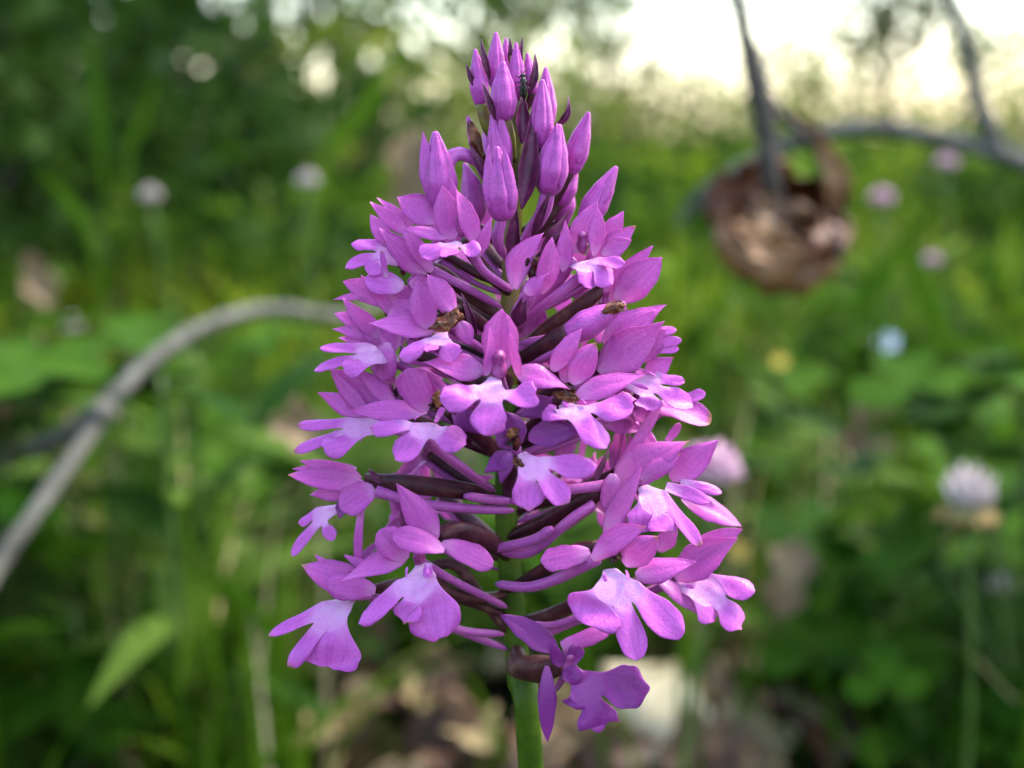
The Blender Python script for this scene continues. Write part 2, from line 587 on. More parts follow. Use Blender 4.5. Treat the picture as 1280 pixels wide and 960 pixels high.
bract((652, 262, -46), (665, 139, -34), 26, sway=-.04, bend=.05)
bract((641, 335, -40), (645, 255, -52), 20, bend=.05)
bract((664, 300, -30), (690, 235, -52), 12)
bract((676, 318, -22), (712, 262, -18), 14)

def organ(parent, o, thr):
    """o = (kind, bx,by,bd, tx,ty,td, width, options); depths relative to the throat"""
    kind, bx, by, bd, tx, ty, td, w = o[:8]
    op = dict(o[8]) if len(o) > 8 else {}
    tilt = op.pop('tilt', (0, 0)); mat = op.pop('mat', 'petal'); prof = op.pop('prof', None)
    name = {'s': 'sepal', 'p': 'petal', 'f': 'lip_lobe', 'w': 'withered_petal'}[kind]
    prof = prof or {'s': 'sepal', 'p': 'petal', 'f': 'finger', 'w': 'petal'}[kind]
    if kind == 'f' and mat == 'petal': mat = 'lip'
    if kind == 'w':
        mat = 'wither'; op.setdefault('crumple', .22)
    B, T = at(bx, by, thr[2] + bd), at(tx, ty, thr[2] + td)
    return strip(name, B, T, w / S, normal_for(bx, tilt), prof, M[mat], parent, **op)

def flower(thr, organs, lips=None, ovary=None, ow=20, spur=None, sw=12, column='column', cw=16, omat='ovary', br=None, ridge=True, hole=True):
    x, y, d = thr
    cw0 = cw
    T = at(x, y, d)
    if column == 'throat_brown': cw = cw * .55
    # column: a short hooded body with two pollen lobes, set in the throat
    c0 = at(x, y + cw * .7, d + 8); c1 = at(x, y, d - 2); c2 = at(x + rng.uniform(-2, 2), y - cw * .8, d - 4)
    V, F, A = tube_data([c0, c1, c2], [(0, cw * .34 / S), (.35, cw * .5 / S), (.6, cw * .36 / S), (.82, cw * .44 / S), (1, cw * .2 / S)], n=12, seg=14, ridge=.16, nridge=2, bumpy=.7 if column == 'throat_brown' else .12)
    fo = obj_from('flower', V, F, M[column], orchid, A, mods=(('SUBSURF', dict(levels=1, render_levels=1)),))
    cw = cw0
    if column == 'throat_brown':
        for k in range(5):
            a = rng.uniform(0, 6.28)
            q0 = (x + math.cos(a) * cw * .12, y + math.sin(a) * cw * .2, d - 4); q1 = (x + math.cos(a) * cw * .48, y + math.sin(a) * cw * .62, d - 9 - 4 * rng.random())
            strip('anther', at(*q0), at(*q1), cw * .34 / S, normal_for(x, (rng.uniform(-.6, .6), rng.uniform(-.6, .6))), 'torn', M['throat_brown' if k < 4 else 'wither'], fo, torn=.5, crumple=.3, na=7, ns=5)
    for o in organs:
        organ(fo, o, thr)
    if lips:
        (bx, by, bd), (cx, cy, cdp), wb, wc, lobes = lips[:5]
        op = lips[5] if len(lips) > 5 else {}
        lb = []
        for l in lobes:
            lb.append((at(l[0], l[1], d + l[2]), l[3] * 1.12 / S, l[4] if len(l) > 4 else 'blunt', l[5] if len(l) > 5 else 0, l[6] if len(l) > 6 else 0))
        B, C = at(bx, by, d + bd), at(cx, cy, d + cdp)
        nn = normal_for(bx, op.get('tilt', (0, .25)))
        lip_mesh('lip', B, C, wb / S, wc / S, lb, nn, M[op.get('mat', 'lip')], fo, notch=op.get('rn', .36))
        if ridge and op.get('mat', 'lip') == 'lip' and wb > 36:
            sdv = nn.cross(C - B).normalized()
            for s in (-1, 1):
                q = B.lerp(C, .55) + sdv * (s * wb * .30 / S)
                strip('lip_ridge', q, q + (C - B) * .7 + nn * (4 / S), 5 / S, (nn + sdv * s * .8).normalized(), 'blunt', M['lip'], fo, cup=-.3)
    # ovary from the stem to the back of the flower, spur back towards the stem below it
    sx = x - 640
    if ovary is None:
        y0 = y + abs(sx) * .22 + 25
        ovary = [(stemx(y0), y0, 0), (640 + sx * .5, y + abs(sx) * .08 + 16, d * .55), (x - sx * .05, y + 6, d + 14)]
    pts = [at(*q) for q in ovary]
    tube('ovary', pts, [(0, ow * .26 / S), (.3, ow * .38 / S), (.7, ow * .42 / S), (1, ow * .30 / S)], M[omat], fo, n=16, seg=14, ridge=.11, nridge=3, twist=4)
    if spur is None:
        y0 = y + abs(sx) * .22 + 42
        spur = [(x, y + 10, d + 6), (640 + sx * .55, y + abs(sx) * .08 + 30, d * .55 - 4), (stemx(y0) + sx * .06, y0, -12)]
    if spur:
        pts = [at(*q) for q in spur]
        tube('spur', pts, [(0, sw * .55 / S), (.3, sw * .46 / S), (.8, sw * .42 / S), (.95, sw * .36 / S), (1, sw * .15 / S)], M['spur'], fo, n=18, seg=10)
    if br:
        for b in br:
            bract(b[0], b[1], b[2], parent=fo)
    return fo

# --- centre front flower
flower((623, 456, -150), [
    ('s', 624, 468, 14, 628, 389, -8, 46, dict(prof='petal', cup=-.5, rib=0)),
    ('p', 607, 470, -4, 613, 410, -18, 20, dict(tilt=(.7, 0))),
    ('p', 647, 470, -6, 636, 418, -24, 19, dict(tilt=(-.7, 0), sway=-.08)),
    ('s', 606, 464, 4, 528, 452, 0, 35, dict(tilt=(-.1, .3))),
    ('s', 645, 464, 4, 711, 485, -10, 34, dict(tilt=(.1, .3)))],
    ((620, 464, -14), (616, 482, -32), 34, 48, [(551, 499, -50, 34), (608, 543, -58, 38), (674, 492, -52, 30, 'torn', .35)]),
    br=[((590, 560, -60), (575, 500, -100), 10)], cw=24)
# --- top left flower
flower((577, 281, -85), [
    ('p', 566, 300, 2, 553, 234, -4, 36, dict(tilt=(-.2, 0))),
    ('s', 574, 282, 10, 564, 225, 4, 24),
    ('p', 597, 308, -8, 571, 238, -16, 25, dict(tilt=(.3, .1))),
    ('s', 596, 322, -6, 614, 273, -12, 18, dict(tilt=(.3, 0))),
    ('s', 560, 298, 0, 504, 286, -4, 22, dict(tilt=(0, .5)))],
    ((570, 294, -6), (566, 302, -16), 26, 36, [(526, 318, -30, 27), (560, 320, -52, 22, 'finger'), (600, 313, -30, 22)], dict(tilt=(0, .6))),
    ovary=[(635, 366, -8), (612, 345, -40), (590, 318, -62), (580, 300, -75)], ow=19, spur=[(588, 312, -80), (604, 338, -68), (628, 356, -40), (640, 362, -16)], cw=17)
# --- upper left side flower
flower((504, 336, -40), [
    ('s', 516, 284, 10, 471, 247, 8, 15),
    ('s', 510, 292, 2, 463, 253, 0, 22),
    ('p', 549, 278, 4, 498, 247, 2, 38, dict(tilt=(-.2, .2))),
    ('p', 490, 310, -4, 463, 269, -4, 22),
    ('s', 534, 342, -12, 475, 286, -18, 36, dict(tilt=(-.2, .2))),
    ('p', 540, 340, -20, 503, 285, -22, 24, dict(tilt=(.3, .1))),
    ('f', 484, 347, -18, 477, 314, -30, 8, dict(brown=1)),
    ('p', 512, 352, -18, 541, 360, -10, 26),
    ('f', 505, 358, -14, 458, 350, -18, 32, dict(prof='round'))],
    ((505, 322, -6), (490, 314, -8), 34, 40, [(440, 306, -10, 16, 'finger'), (432, 334, -12, 16, 'finger'), (460, 342, -20, 22)]),
    ovary=[(634, 402, -4), (590, 372, -20), (552, 342, -38), (522, 332, -34)], ow=22, column='throat_brown', omat='ovary_brown',
    spur=[(540, 338, -50), (580, 358, -48), (626, 384, -22)])
flower((484, 388, -25), [
    ('p', 500, 380, 0, 430, 352, 2, 34, dict(tilt=(-.2, .2))),
    ('s', 456, 370, -2, 417, 374, -2, 10),
    ('p', 498, 402, -14, 452, 344, -16, 17, dict(tilt=(.4, 0))),
    ('s', 478, 424, -10, 429, 374, -14, 26),
    ('p', 470, 412, -4, 419, 392, -4, 24),
    ('s', 478, 420, -6, 416, 411, -10, 22),
    ('p', 486, 400, -24, 520, 380, -20, 34),
    ('s', 520, 378, 8, 482, 358, 4, 30)], None,
    ovary=[(634, 440, -2), (580, 418, -20), (540, 398, -26), (500, 392, -22)], ow=20, column='throat_brown')
# --- flower with withered brown petal
flower((552, 392, -115), [
    ('p', 538, 412, -2, 522, 352, -6, 36, dict(tilt=(-.2, .1))),
    ('p', 570, 394, -2, 535, 344, -8, 32, dict(tilt=(.2, .1))),
    ('w', 580, 394, -18, 533, 412, -24, 20, dict(torn=.5, cup=-.6)),
    ('w', 572, 384, -16, 560, 416, -26, 14, dict(torn=.4)),
    ('s', 542, 412, 6, 463, 404, 2, 40, dict(tilt=(-.1, .3))),
    ('s', 574, 402, 2, 590, 432, 2, 24)],
    ((551, 406, -14), (548, 420, -24), 26, 36, [(501, 448, -34, 23), (535, 438, -56, 16), (568, 449, -38, 26)]),
    ovary=[(636, 440, -6), (610, 412, -50), (580, 390, -86), (564, 384, -100)], ow=20, column='throat_brown', br=[((596, 420, -90), (577, 366, -96), 11)])
# --- left middle flowers
flower((486, 440, -38), [
    ('s', 492, 434, 6, 424, 422, 6, 26),
    ('p', 500, 432, -8, 476, 418, -14, 34),
    ('p', 484, 428, -16, 478, 472, -20, 44, dict(prof='round', tilt=(-.2, .1))),
    ('s', 492, 440, 4, 448, 396, 6, 30)],
    ((492, 438, -16), (472, 440, -24), 34, 44, [(400, 435, -24, 14, 'finger'), (393, 463, -22, 15, 'finger'), (430, 460, -38, 34)], dict(tilt=(-.1, .5))),
    ovary=[(634, 500, -2), (580, 474, -24), (530, 446, -34), (500, 440, -34)], ow=18)
flower((480, 516, -45), [
    ('s', 494, 506, 0, 414, 462, 2, 40, dict(tilt=(-.2, .3))),
    ('p', 462, 520, -14, 412, 462, -8, 20),
    ('p', 492, 506, -18, 452, 464, -12, 24, dict(tilt=(.3, .2))),
    ('s', 458, 518, -6, 398, 491, -6, 28)],
    ((490, 520, -10), (462, 530, -18), 30, 46, [(372, 532, -24, 15, 'finger', 0, .6), (368, 565, -24, 15, 'finger', 0, .6), (404, 560, -36, 40)], dict(tilt=(-.1, .5))),
    ovary=[(632, 575, -2), (580, 552, -30), (530, 530, -46), (490, 516, -42)], ow=18, spur=[(470, 530, -46), (540, 556, -60), (612, 610, -24)])
flower((543, 506, -128), [
    ('p', 534, 514, 2, 509, 464, -6, 42, dict(prof='blunt', tilt=(-.1, .1))),
    ('p', 560, 492, 8, 521, 461, 4, 18),
    ('s', 534, 515, 6, 439, 514, 2, 32, dict(tilt=(-.1, .3))),
    ('s', 566, 512, 14, 602, 542, 20, 30, dict(mat='petal_dark_shade')),
    ('w', 548, 510, -12, 546, 486, -16, 12, dict(torn=.6)),
    ('f', 546, 524, -14, 554, 510, -22, 9)],
    ((538, 518, -8), (533, 526, -22), 40, 56, [(464, 536, -18, 24, 'finger', 0, .5), (494, 575, -40, 32), (582, 552, -30, 38, 'round')], dict(tilt=(0, .5))),
    ovary=[(632, 590, -6), (612, 558, -50), (580, 528, -94), (560, 512, -112)], ow=24, column='throat_brown', br=[((512, 512, -110), (497, 488, -110), 9)],
    spur=[(532, 550, -120), (570, 580, -90), (618, 614, -30)], sw=13)
# --- flower with a dark hollow right of the stem
flower((666, 336, -95), [
    ('p', 644, 362, 4, 678, 292, -4, 34, dict(tilt=(-.3, .1), sway=.10, cup=.25)),
    ('p', 676, 368, -4, 690, 298, -10, 28, dict(tilt=(.2, .1), cup=.2)),
    ('s', 656, 366, -10, 684, 342, -22, 30, dict(tilt=(.1, .6)))],
    None, ovary=[(640, 420, -8), (645, 396, -50), (658, 372, -84), (664, 352, -86)], ow=22, omat='spur', column='throat_brown', cw=27, br=[((646, 408, -76), (658, 366, -92), 20)], spur=False)
# --- upper right flower
flower((728, 302, -62), [
    ('s', 704, 340, -4, 707, 277, -8, 22, dict(tilt=(.2, 0))),
    ('p', 716, 316, 4, 746, 252, 0, 30, dict(tilt=(-.1, .1))),
    ('p', 742, 320, -6, 748, 262, -8, 24, dict(tilt=(.2, .2))),
    ('s', 756, 302, 14, 779, 265, 14, 26),
    ('s', 752, 322, 8, 793, 283, 8, 32, dict(brown=1)),
    ('p', 752, 318, 2, 788, 300, 0, 24)],
    ((722, 322, -8), (730, 326, -16), 34, 42, [(742, 358, -28, 30), (766, 352, -20, 34, 'round'), (780, 329, -20, 17, 'finger')], dict(tilt=(.2, .5))),
    ovary=[(646, 412, -4), (672, 378, -30), (700, 342, -50), (716, 322, -54)], ow=24, omat='spur', spur=[(734, 340, -58), (690, 374, -66), (646, 410, -30)], sw=14, cw=17)
# --- pale backlit flower to the right
flower((756, 372, -15), [
    ('s', 752, 380, -4, 815, 308, -6, 34, dict(tilt=(.1, .2))),
    ('p', 770, 376, -14, 826, 323, -14, 44, dict(tilt=(.3, .2))),
    ('p', 758, 376, 8, 800, 322, 10, 40),
    ('s', 740, 392, 10, 722, 378, 20, 24)], None,
    ovary=[(644, 440, -4), (690, 404, -16), (730, 378, -20), (760, 356, -14)], ow=22, omat='ovary_brown')
# --- closed flower with a brown tip
bud((708, 420, -96), (782, 379, -100), 36, [(646, 450, -20), (664, 444, -56), (690, 430, -84)], 26, seam=(1.2, -1.2), mat='bud', start=.6)
strip('withered_petal', at(752, 390, -112), at(787, 376, -108), 16 / S, normal_for(760), 'petal', M['wither'], orchid, cup=-.7, torn=.8, crumple=.18)
tube('spur', [at(706, 432, -100), at(680, 447, -80), at(648, 456, -30)], [(0, 6 / S), (.8, 5.5 / S), (1, 2 / S)], M['spur'], orchid, n=14)
tube('spur', [at(712, 412, -80), at(684, 424, -66), at(646, 430, -30)], [(0, 6.5 / S), (.8, 6 / S), (1, 2 / S)], M['spur'], orchid, n=14)
# --- right cluster
flower((766, 450, -50), [
    ('s', 754, 430, 10, 831, 381, 8, 44, dict(tilt=(.1, .3))),
    ('p', 750, 456, -6, 818, 389, -8, 32, dict(tilt=(.2, .1))),
    ('s', 748, 466, -16, 829, 403, -18, 54, dict(tilt=(.1, .1))),
    ('p', 790, 452, 0, 832, 412, -4, 34, dict(tilt=(.3, .2))),
    ('s', 806, 470, 0, 841, 447, -4, 30, dict(brown=1)),
    ('f', 800, 420, 6, 845, 412, 2, 14), ('f', 806, 432, 6, 851, 425, 0, 14),
    ('f', 818, 438, 4, 848, 436, 0, 11)],
    ((776, 462, -8), (806, 476, -16), 40, 52, [(856, 477, -14, 14, 'finger', 0, .6), (866, 508, -24, 28), (812, 512, -34, 34)], dict(tilt=(.2, .5))),
    ovary=[(638, 520, -2), (690, 490, -24), (740, 462, -40), (764, 452, -40)], ow=20)
flower((800, 494, -20), [
    ('p', 812, 508, -4, 888, 524, -8, 36, dict(brown=1, tilt=(.1, .5), prof='blunt')),
    ('f', 850, 502, 0, 881, 491, 2, 15),
    ('s', 786, 516, 4, 838, 512, 0, 40),
    ('s', 752, 530, 12, 804, 536, 14, 22, dict(prof='petal')),
    ('s', 772, 588, -30, 826, 505, -22, 15, dict(prof='finger', tilt=(.2, -.1))),
    ('s', 834, 552, 2, 850, 530, 2, 12, dict(prof='finger'))], None,
    ovary=[(636, 560, -2), (700, 536, -18), (760, 506, -24), (796, 496, -18)], ow=18)
flower((712, 490, -140), [
    ('p', 690, 464, 2, 726, 412, -4, 26, dict(tilt=(-.3, .1))),
    ('p', 714, 480, 0, 744, 430, -4, 34, dict(tilt=(.1, .1), brown=1)),
    ('p', 704, 478, 8, 722, 438, 4, 26),
    ('s', 720, 496, 0, 805, 468, 2, 32, dict(tilt=(.1, .4))),
    ('s', 770, 500, 4, 795, 499, 4, 20),
    ('w', 690, 492, -6, 728, 500, -12, 12, dict(torn=.7)),
    ('s', 690, 500, 14, 650, 520, 26, 30, dict(mat='petal_dark_shade'))],
    ((712, 496, -8), (718, 506, -18), 40, 54, [(676, 512, -20, 24, 'finger', .2, .4), (758, 558, -44, 32), (789, 508, -30, 36, 'round')], dict(tilt=(.1, .5))),
    ovary=[(638, 560, -10), (664, 534, -70), (696, 506, -116), (708, 498, -126)], ow=22, column='throat_brown', cw=18)
# --- flower below the centre, its shade painted in with darker petals
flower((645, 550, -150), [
    ('p', 648, 556, 4, 633, 516, -2, 34, dict(mat='petal_dark_shade', tilt=(-.1, 0))),
    ('p', 640, 560, -2, 622, 536, -6, 24, dict(mat='petal_dark_shade')),
    ('s', 660, 548, 2, 730, 535, -6, 34, dict(mat='petal_dark_shade', tilt=(.1, .1))),
    ('s', 640, 566, 0, 606, 590, -6, 26, dict(mat='petal_dark_shade')),
    ('s', 636, 566, -4, 626, 604, -8, 20, dict(mat='petal_dark_shade')),
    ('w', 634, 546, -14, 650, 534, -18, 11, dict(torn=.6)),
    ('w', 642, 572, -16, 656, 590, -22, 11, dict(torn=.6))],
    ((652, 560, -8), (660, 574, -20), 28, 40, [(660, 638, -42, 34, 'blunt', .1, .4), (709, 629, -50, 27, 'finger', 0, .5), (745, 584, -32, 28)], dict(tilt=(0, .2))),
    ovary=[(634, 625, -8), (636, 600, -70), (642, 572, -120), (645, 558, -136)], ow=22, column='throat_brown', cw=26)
# --- right middle flower
flower((800, 606, -62), [
    ('s', 768, 600, -2, 860, 551, -6, 50, dict(tilt=(0, .3), brown=1)),
    ('p', 800, 600, -14, 850, 566, -12, 26, dict(tilt=(.2, .2), brown=1)),
    ('s', 838, 600, 22, 897, 551, 20, 42, dict(tilt=(.2, .2))),
    ('p', 766, 592, -18, 762, 638, -24, 28, dict(prof='round', tilt=(-.2, .1))),
    ('s', 756, 668, -30, 801, 586, -24, 30, dict(tilt=(-.1, .1))),
    ('f', 832, 608, -10, 886, 627, -14, 18),
    ('f', 850, 604, 10, 902, 615, 8, 16),
    ('p', 852, 622, 6, 927, 657, 2, 38, dict(prof='petal', tilt=(.2, .5)))],
    ((806, 598, -14), (814, 612, -24), 34, 52, [(802, 662, -44, 40), (832, 668, -50, 34, 'torn', .2, .4), (876, 682, -40, 20, 'finger', 0, .8)], dict(tilt=(.1, .4), rn=.45)),
    ovary=[(634, 672, -6), (690, 646, -40), (740, 618, -66), (772, 602, -56)], ow=26, br=[((742, 604, -66), (761, 561, -60), 9)],
    spur=[(764, 606, -70), (700, 614, -76), (634, 628, -34)], sw=14)
# --- right front flower, wide lip
flower((768, 692, -140), [
    ('p', 740, 700, -2, 805, 659, -16, 32, dict(tilt=(-.2, .2), sway=.08, brown=.7)),
    ('p', 780, 706, -2, 821, 672, -14, 38, dict(tilt=(.2, .1), brown=1)),
    ('s', 758, 690, 10, 790, 662, 4, 40),
    ('s', 794, 720, 10, 868, 702, 8, 35, dict(tilt=(.1, .3))),
    ('s', 738, 690, 8, 675, 703, 4, 30, dict(prof='torn', torn=.3, tilt=(-.1, .2)))],
    ((766, 704, -12), (770, 722, -26), 44, 62, [(732, 780, -48, 66, 'round'), (798, 824, -54, 33, 'finger'), (852, 792, -40, 38)], dict(tilt=(0, .3))),
    ovary=[(636, 738, -6), (680, 712, -64), (716, 690, -110), (748, 682, -126)], ow=24, column='throat_brown', cw=20,
    spur=[(746, 698, -134), (700, 722, -104), (660, 734, -80), (620, 730, -50)], sw=15)
# --- far right lowest flower
flower((846, 716, -30), [
    ('s', 842, 722, -8, 919, 673, -12, 50, dict(tilt=(.1, .3))),
    ('p', 858, 690, 6, 927, 662, 6, 28, dict(tilt=(.2, .3))),
    ('s', 822, 724, -18, 894, 775, -22, 34, dict(tilt=(.1, .5))),
    ('s', 824, 690, 10, 846, 652, 14, 26)],
    ((846, 718, -12), (866, 726, -20), 40, 60, [(893, 776, -34, 36), (930, 786, -36, 40, 'blunt', .15, .6), (943, 737, -26, 30)], dict(tilt=(.2, .5), rn=.6)),
    ovary=[(640, 780, -2), (700, 762, -20), (790, 730, -34), (836, 714, -26)], ow=18, omat='ovary_brown')
# --- lowest flower, shade from above put into its dark petal colour
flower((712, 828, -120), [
    ('s', 696, 814, -2, 628, 769, -8, 33, dict(mat='petal_dark_shade', prof='petal', tilt=(-.2, .4))),
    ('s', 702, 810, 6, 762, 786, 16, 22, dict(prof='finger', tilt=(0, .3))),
    ('s', 684, 832, -2, 684, 927, -10, 24, dict(mat='petal_dark_shade', prof='petal', tilt=(-.2, 0))),
    ('p', 700, 834, -6, 692, 806, -14, 18, dict(mat='petal_dark_shade')),
    ('p', 712, 832, -8, 724, 806, -14, 20, dict(mat='petal_dark_shade', torn=.4, prof='torn')),
    ('p', 704, 846, -10, 730, 842, -18, 26, dict(mat='petal_dark_shade'))],
    ((714, 838, -10), (726, 850, -20), 34, 66, [(716, 888, -24, 30, 'torn', .25), (753, 924, -34, 48, 'torn', .55), (809, 860, -30, 50, 'round', .05)], dict(mat='petal_dark_shade', tilt=(0, .1), rn=.46)),
    ovary=[(646, 812, -6), (650, 834, -40), (672, 836, -86), (700, 830, -106)], ow=40, spur=[(708, 840, -114), (696, 860, -80), (690, 858, -50)], sw=9, column='column', cw=22, omat='ovary_brown')
tube('ovary', [at(650, 782, -4), at(690, 768, -20), at(722, 752, -44)], [(0, 6 / S), (.5, 10 / S), (1, 8 / S)], M['ovary_brown'], orchid, n=12, seg=12, ridge=.1, twist=3)
tube('spur', [at(728, 770, -60), at(690, 782, -44), at(656, 780, -24)], [(0, 5 / S), (.8, 5 / S), (1, 2 / S)], M['spur'], orchid, n=12)
tube('spur', [at(742, 630, -78), at(712, 650, -84), at(664, 690, -60), at(622, 688, -44)], [(0, 6 / S), (.5, 6 / S), (.9, 6.5 / S), (1, 3 / S)], M['spur'], orchid, n=16)
tube('spur', [at(690, 660, -96), at(664, 676, -76), at(600, 690, -50)], [(0, 3 / S), (.15, 6.5 / S), (.8, 6 / S), (1, 2 / S)], M['spur'], orchid, n=14)
# --- left side flower with purple-brown throat
flower((440, 622, -42), [
    ('s', 452, 598, 0, 376, 576, 2, 24),
    ('p', 456, 606, -6, 361, 593, -2, 32, dict(tilt=(-.1, .4), brown=.8)),
    ('s', 440, 612, 2, 388, 618, 4, 26),
    ('s', 446, 586, 10, 366, 586, 12, 18),
    ('p', 468, 610, -16, 427, 634, -22, 42, dict(prof='round', tilt=(-.1, .2))),
    ('p', 432, 624, -8, 424, 648, -12, 18, dict(mat='petal_dark_shade')),
    ('s', 452, 634, -20, 447, 708, -16, 12, dict(prof='finger'))],
    ((430, 628, 0), (404, 640, -4), 22, 26, [(374, 656, -8, 12, 'finger', 0, .7), (365, 695, -10, 14, 'finger'), (418, 674, -14, 16, 'finger')]),
    ovary=[(632, 634, -6), (588, 616, -36), (520, 606, -60), (458, 599, -46)], ow=28, column='throat_brown', cw=26, br=[((480, 604, -60), (460, 586, -50), 10)],
    spur=[(470, 614, -60), (530, 630, -62), (590, 636, -52), (642, 638, -34)], sw=14)
tube('spur', [at(580, 620, -66), at(610, 624, -54), at(644, 627, -30)], [(0, 2.5 / S), (.15, 6 / S), (.8, 6 / S), (1, 2 / S)], M['spur'], orchid, n=12)
# --- left front flower
flower((524, 692, -140), [
    ('s', 546, 674, 2, 496, 606, -4, 38, dict(tilt=(-.1, .1))),
    ('p', 556, 688, -14, 494, 668, -26, 32, dict(prof='blunt', tilt=(-.1, .5))),
    ('p', 508, 700, -2, 476, 664, -6, 36, dict(prof='blunt')),
    ('s', 508, 696, 6, 424, 727, 0, 34, dict(tilt=(-.1, .4))),
    ('s', 552, 678, 6, 615, 706, 6, 30, dict(prof='blunt', tilt=(.1, .2))),
    ('f', 536, 704, -18, 534, 722, -32, 12)],
    ((522, 696, -12), (522, 716, -26), 42, 60, [(450, 780, -36, 24, 'finger'), (506, 780, -44, 32, 'blunt', .15, 1), (550, 797, -50, 60, 'round')], dict(tilt=(0, .3), rn=.40)),
    ovary=[(632, 694, -8), (608, 676, -70), (572, 664, -112), (546, 672, -126)], ow=32, cw=18)
tube('ovary', [at(632, 742, -6), at(604, 748, -40), at(560, 740, -90), at(540, 712, -110)], [(0, 6 / S), (.4, 7.5 / S), (1, 6 / S)], M['ovary_brown'], orchid, n=14, seg=12, ridge=.1, twist=3)
tube('ovary', [at(634, 790, -4), at(604, 752, -20), at(560, 704, -40), at(480, 742, -60)], [(0, 5 / S), (.4, 7.5 / S), (1, 6 / S)], M['ovary_brown'], orchid, n=16, seg=12, ridge=.1, twist=3)
tube('spur', [at(540, 770, -120), at(576, 788, -80), at(629, 793, -34)], [(0, 4 / S), (.5, 5.5 / S), (.9, 5 / S), (1, 2 / S)], M['spur'], orchid, n=12)
# --- far left lowest flower
flower((440, 726, -80), [
    ('p', 466, 744, -2, 378, 706, -6, 44, dict(tilt=(-.1, .3), brown=1)),
    ('s', 456, 736, 8, 394, 695, 4, 22),
    ('p', 470, 738, -16, 410, 730, -20, 34, dict(prof='round', tilt=(0, .3))),
    ('s', 470, 716, 10, 430, 694, 10, 16)],
    ((434, 740, -6), (424, 754, -14), 34, 48, [(336, 793, -18, 16, 'finger', 0, .5), (361, 834, -26, 24, 'finger', .1, .8), (406, 843, -32, 76, 'round', .12)], dict(tilt=(-.1, .3), rn=.40)),
    ovary=[(634, 770, -4), (570, 746, -50), (510, 730, -80), (466, 736, -74)], ow=20, omat='ovary_brown')

# --- flowers on the far side of the spike
def back_flower(az, py, rad, sc_=1.0):
    """az: degrees from straight away from the camera; a full flower facing outwards"""
    a = R(az)
    ax0 = at(stemx(py), py, 0)
    axs = at(stemx(py + 40), py + 40, 0)
    outw = (Vector((math.sin(a), math.cos(a), 0))).normalized()
    u = Vector((0, 0, 1))
    sdv = outw.cross(u).normalized()
    T = ax0 + outw * (rad / S)
    q = sc_ / S
    V, F, A = tube_data([T - outw * 8 * q - u * 10 * q, T, T + u * 14 * q], [(0, 6 * q), (.5, 9 * q), (1, 3 * q)], n=8, seg=10, ridge=.15, nridge=2)
    fo = obj_from('flower', V, F, M['column'], orchid, A)
    def P(x, y, z):
        return T + sdv * x * q + u * y * q + outw * z * q
    nn = (outw + u * .3).normalized()
    strip('sepal', P(0, 4, -8), P(rng.uniform(-8, 8), 68, 4), 40 * q, nn, 'petal', M['petal'], fo, cup=-.5)
    for s in (-1, 1):
        strip('petal', P(16 * s, 0, 0), P(14 * s, 56, 12), 22 * q, (nn + sdv * s * .6).normalized(), 'petal', M['petal'], fo)
        strip('sepal', P(16 * s, -4, -4), P((84 + rng.uniform(-8, 8)) * s, rng.uniform(-20, 18), -4), 34 * q, nn, 'sepal', M['petal'], fo)
    lip_mesh('lip', P(0, -4, 8), P(0, -22, 24), 34 * q, 48 * q, [(P(-58, -44, 42), 34 * q, 'blunt', 0, 0), (P(0, -86, 50), 36 * q, 'blunt', 0, 0), (P(58, -44, 42), 34 * q, 'blunt', 0, 0)], nn, M['lip'], fo)
    tube('ovary', [axs, (axs + T) * .5 - u * 4 * q, T - outw * 8 * q], [(0, 6 * q), (.4, 10 * q), (1, 7 * q)], M['ovary'], fo, n=12, seg=12, ridge=.1, twist=3)
    tube('spur', [T - u * 10 * q, (axs + T) * .5 - u * 22 * q, axs.lerp(T, .1) - u * 20 * q], [(0, 6 * q), (.8, 5 * q), (1, 2 * q)], M['spur'], fo, n=12)

for az, py, rad, s_ in [(-30, 300, 90, .8), (30, 330, 95, .85), (-62, 370, 105, .85), (65, 395, 110, .85), (0, 390, 120, .9),
                        (-35, 455, 140, .95), (35, 470, 145, .95), (-62, 580, 120, .85), (0, 540, 160, 1), (30, 610, 170, 1), (-32, 650, 170, 1),
                        (75, 600, 150, .9), (62, 640, 130, .9), (-75, 660, 140, .9),
                        (-82, 318, 92, .72), (82, 345, 105, .75), (-80, 415, 128, .75), (82, 440, 140, .78), (-84, 490, 150, .78), (80, 520, 150, .8), (-20, 480, 120, .85), (15, 440, 110, .85)]:
    back_flower(az, py, rad, s_)
for az, py, rad in [(20, 205, 45), (-40, 220, 50), (-15, 150, 30), (60, 265, 70), (-60, 268, 60)]:
    a = R(az)
    b0 = at(stemx(py), py, 0) + Vector((math.sin(a), math.cos(a), 0)) * (rad / S)
    V, F, A = tube_data([b0 - Vector((0, 0, 20 / S)), b0 + Vector((0, 0, 22 / S)), b0 + Vector((math.sin(a) * 12 / S, math.cos(a) * 12 / S, 62 / S))], [(0, 7 / S), (.3, 17 / S), (.6, 14 / S), (1, 3 / S)], n=14, seg=20, seam=(.5, 2.6, -.9))
    o = obj_from('bud', V, F, M['bud'], orchid, A)
    st = at(stemx(py + 60), py + 60, 0)
    tube('ovary', [st, (st + b0) * .5, b0 - Vector((0, 0, 16 / S))], [(0, 4 / S), (.5, 7 / S), (1, 7 / S)], M['ovary'], o, n=10)

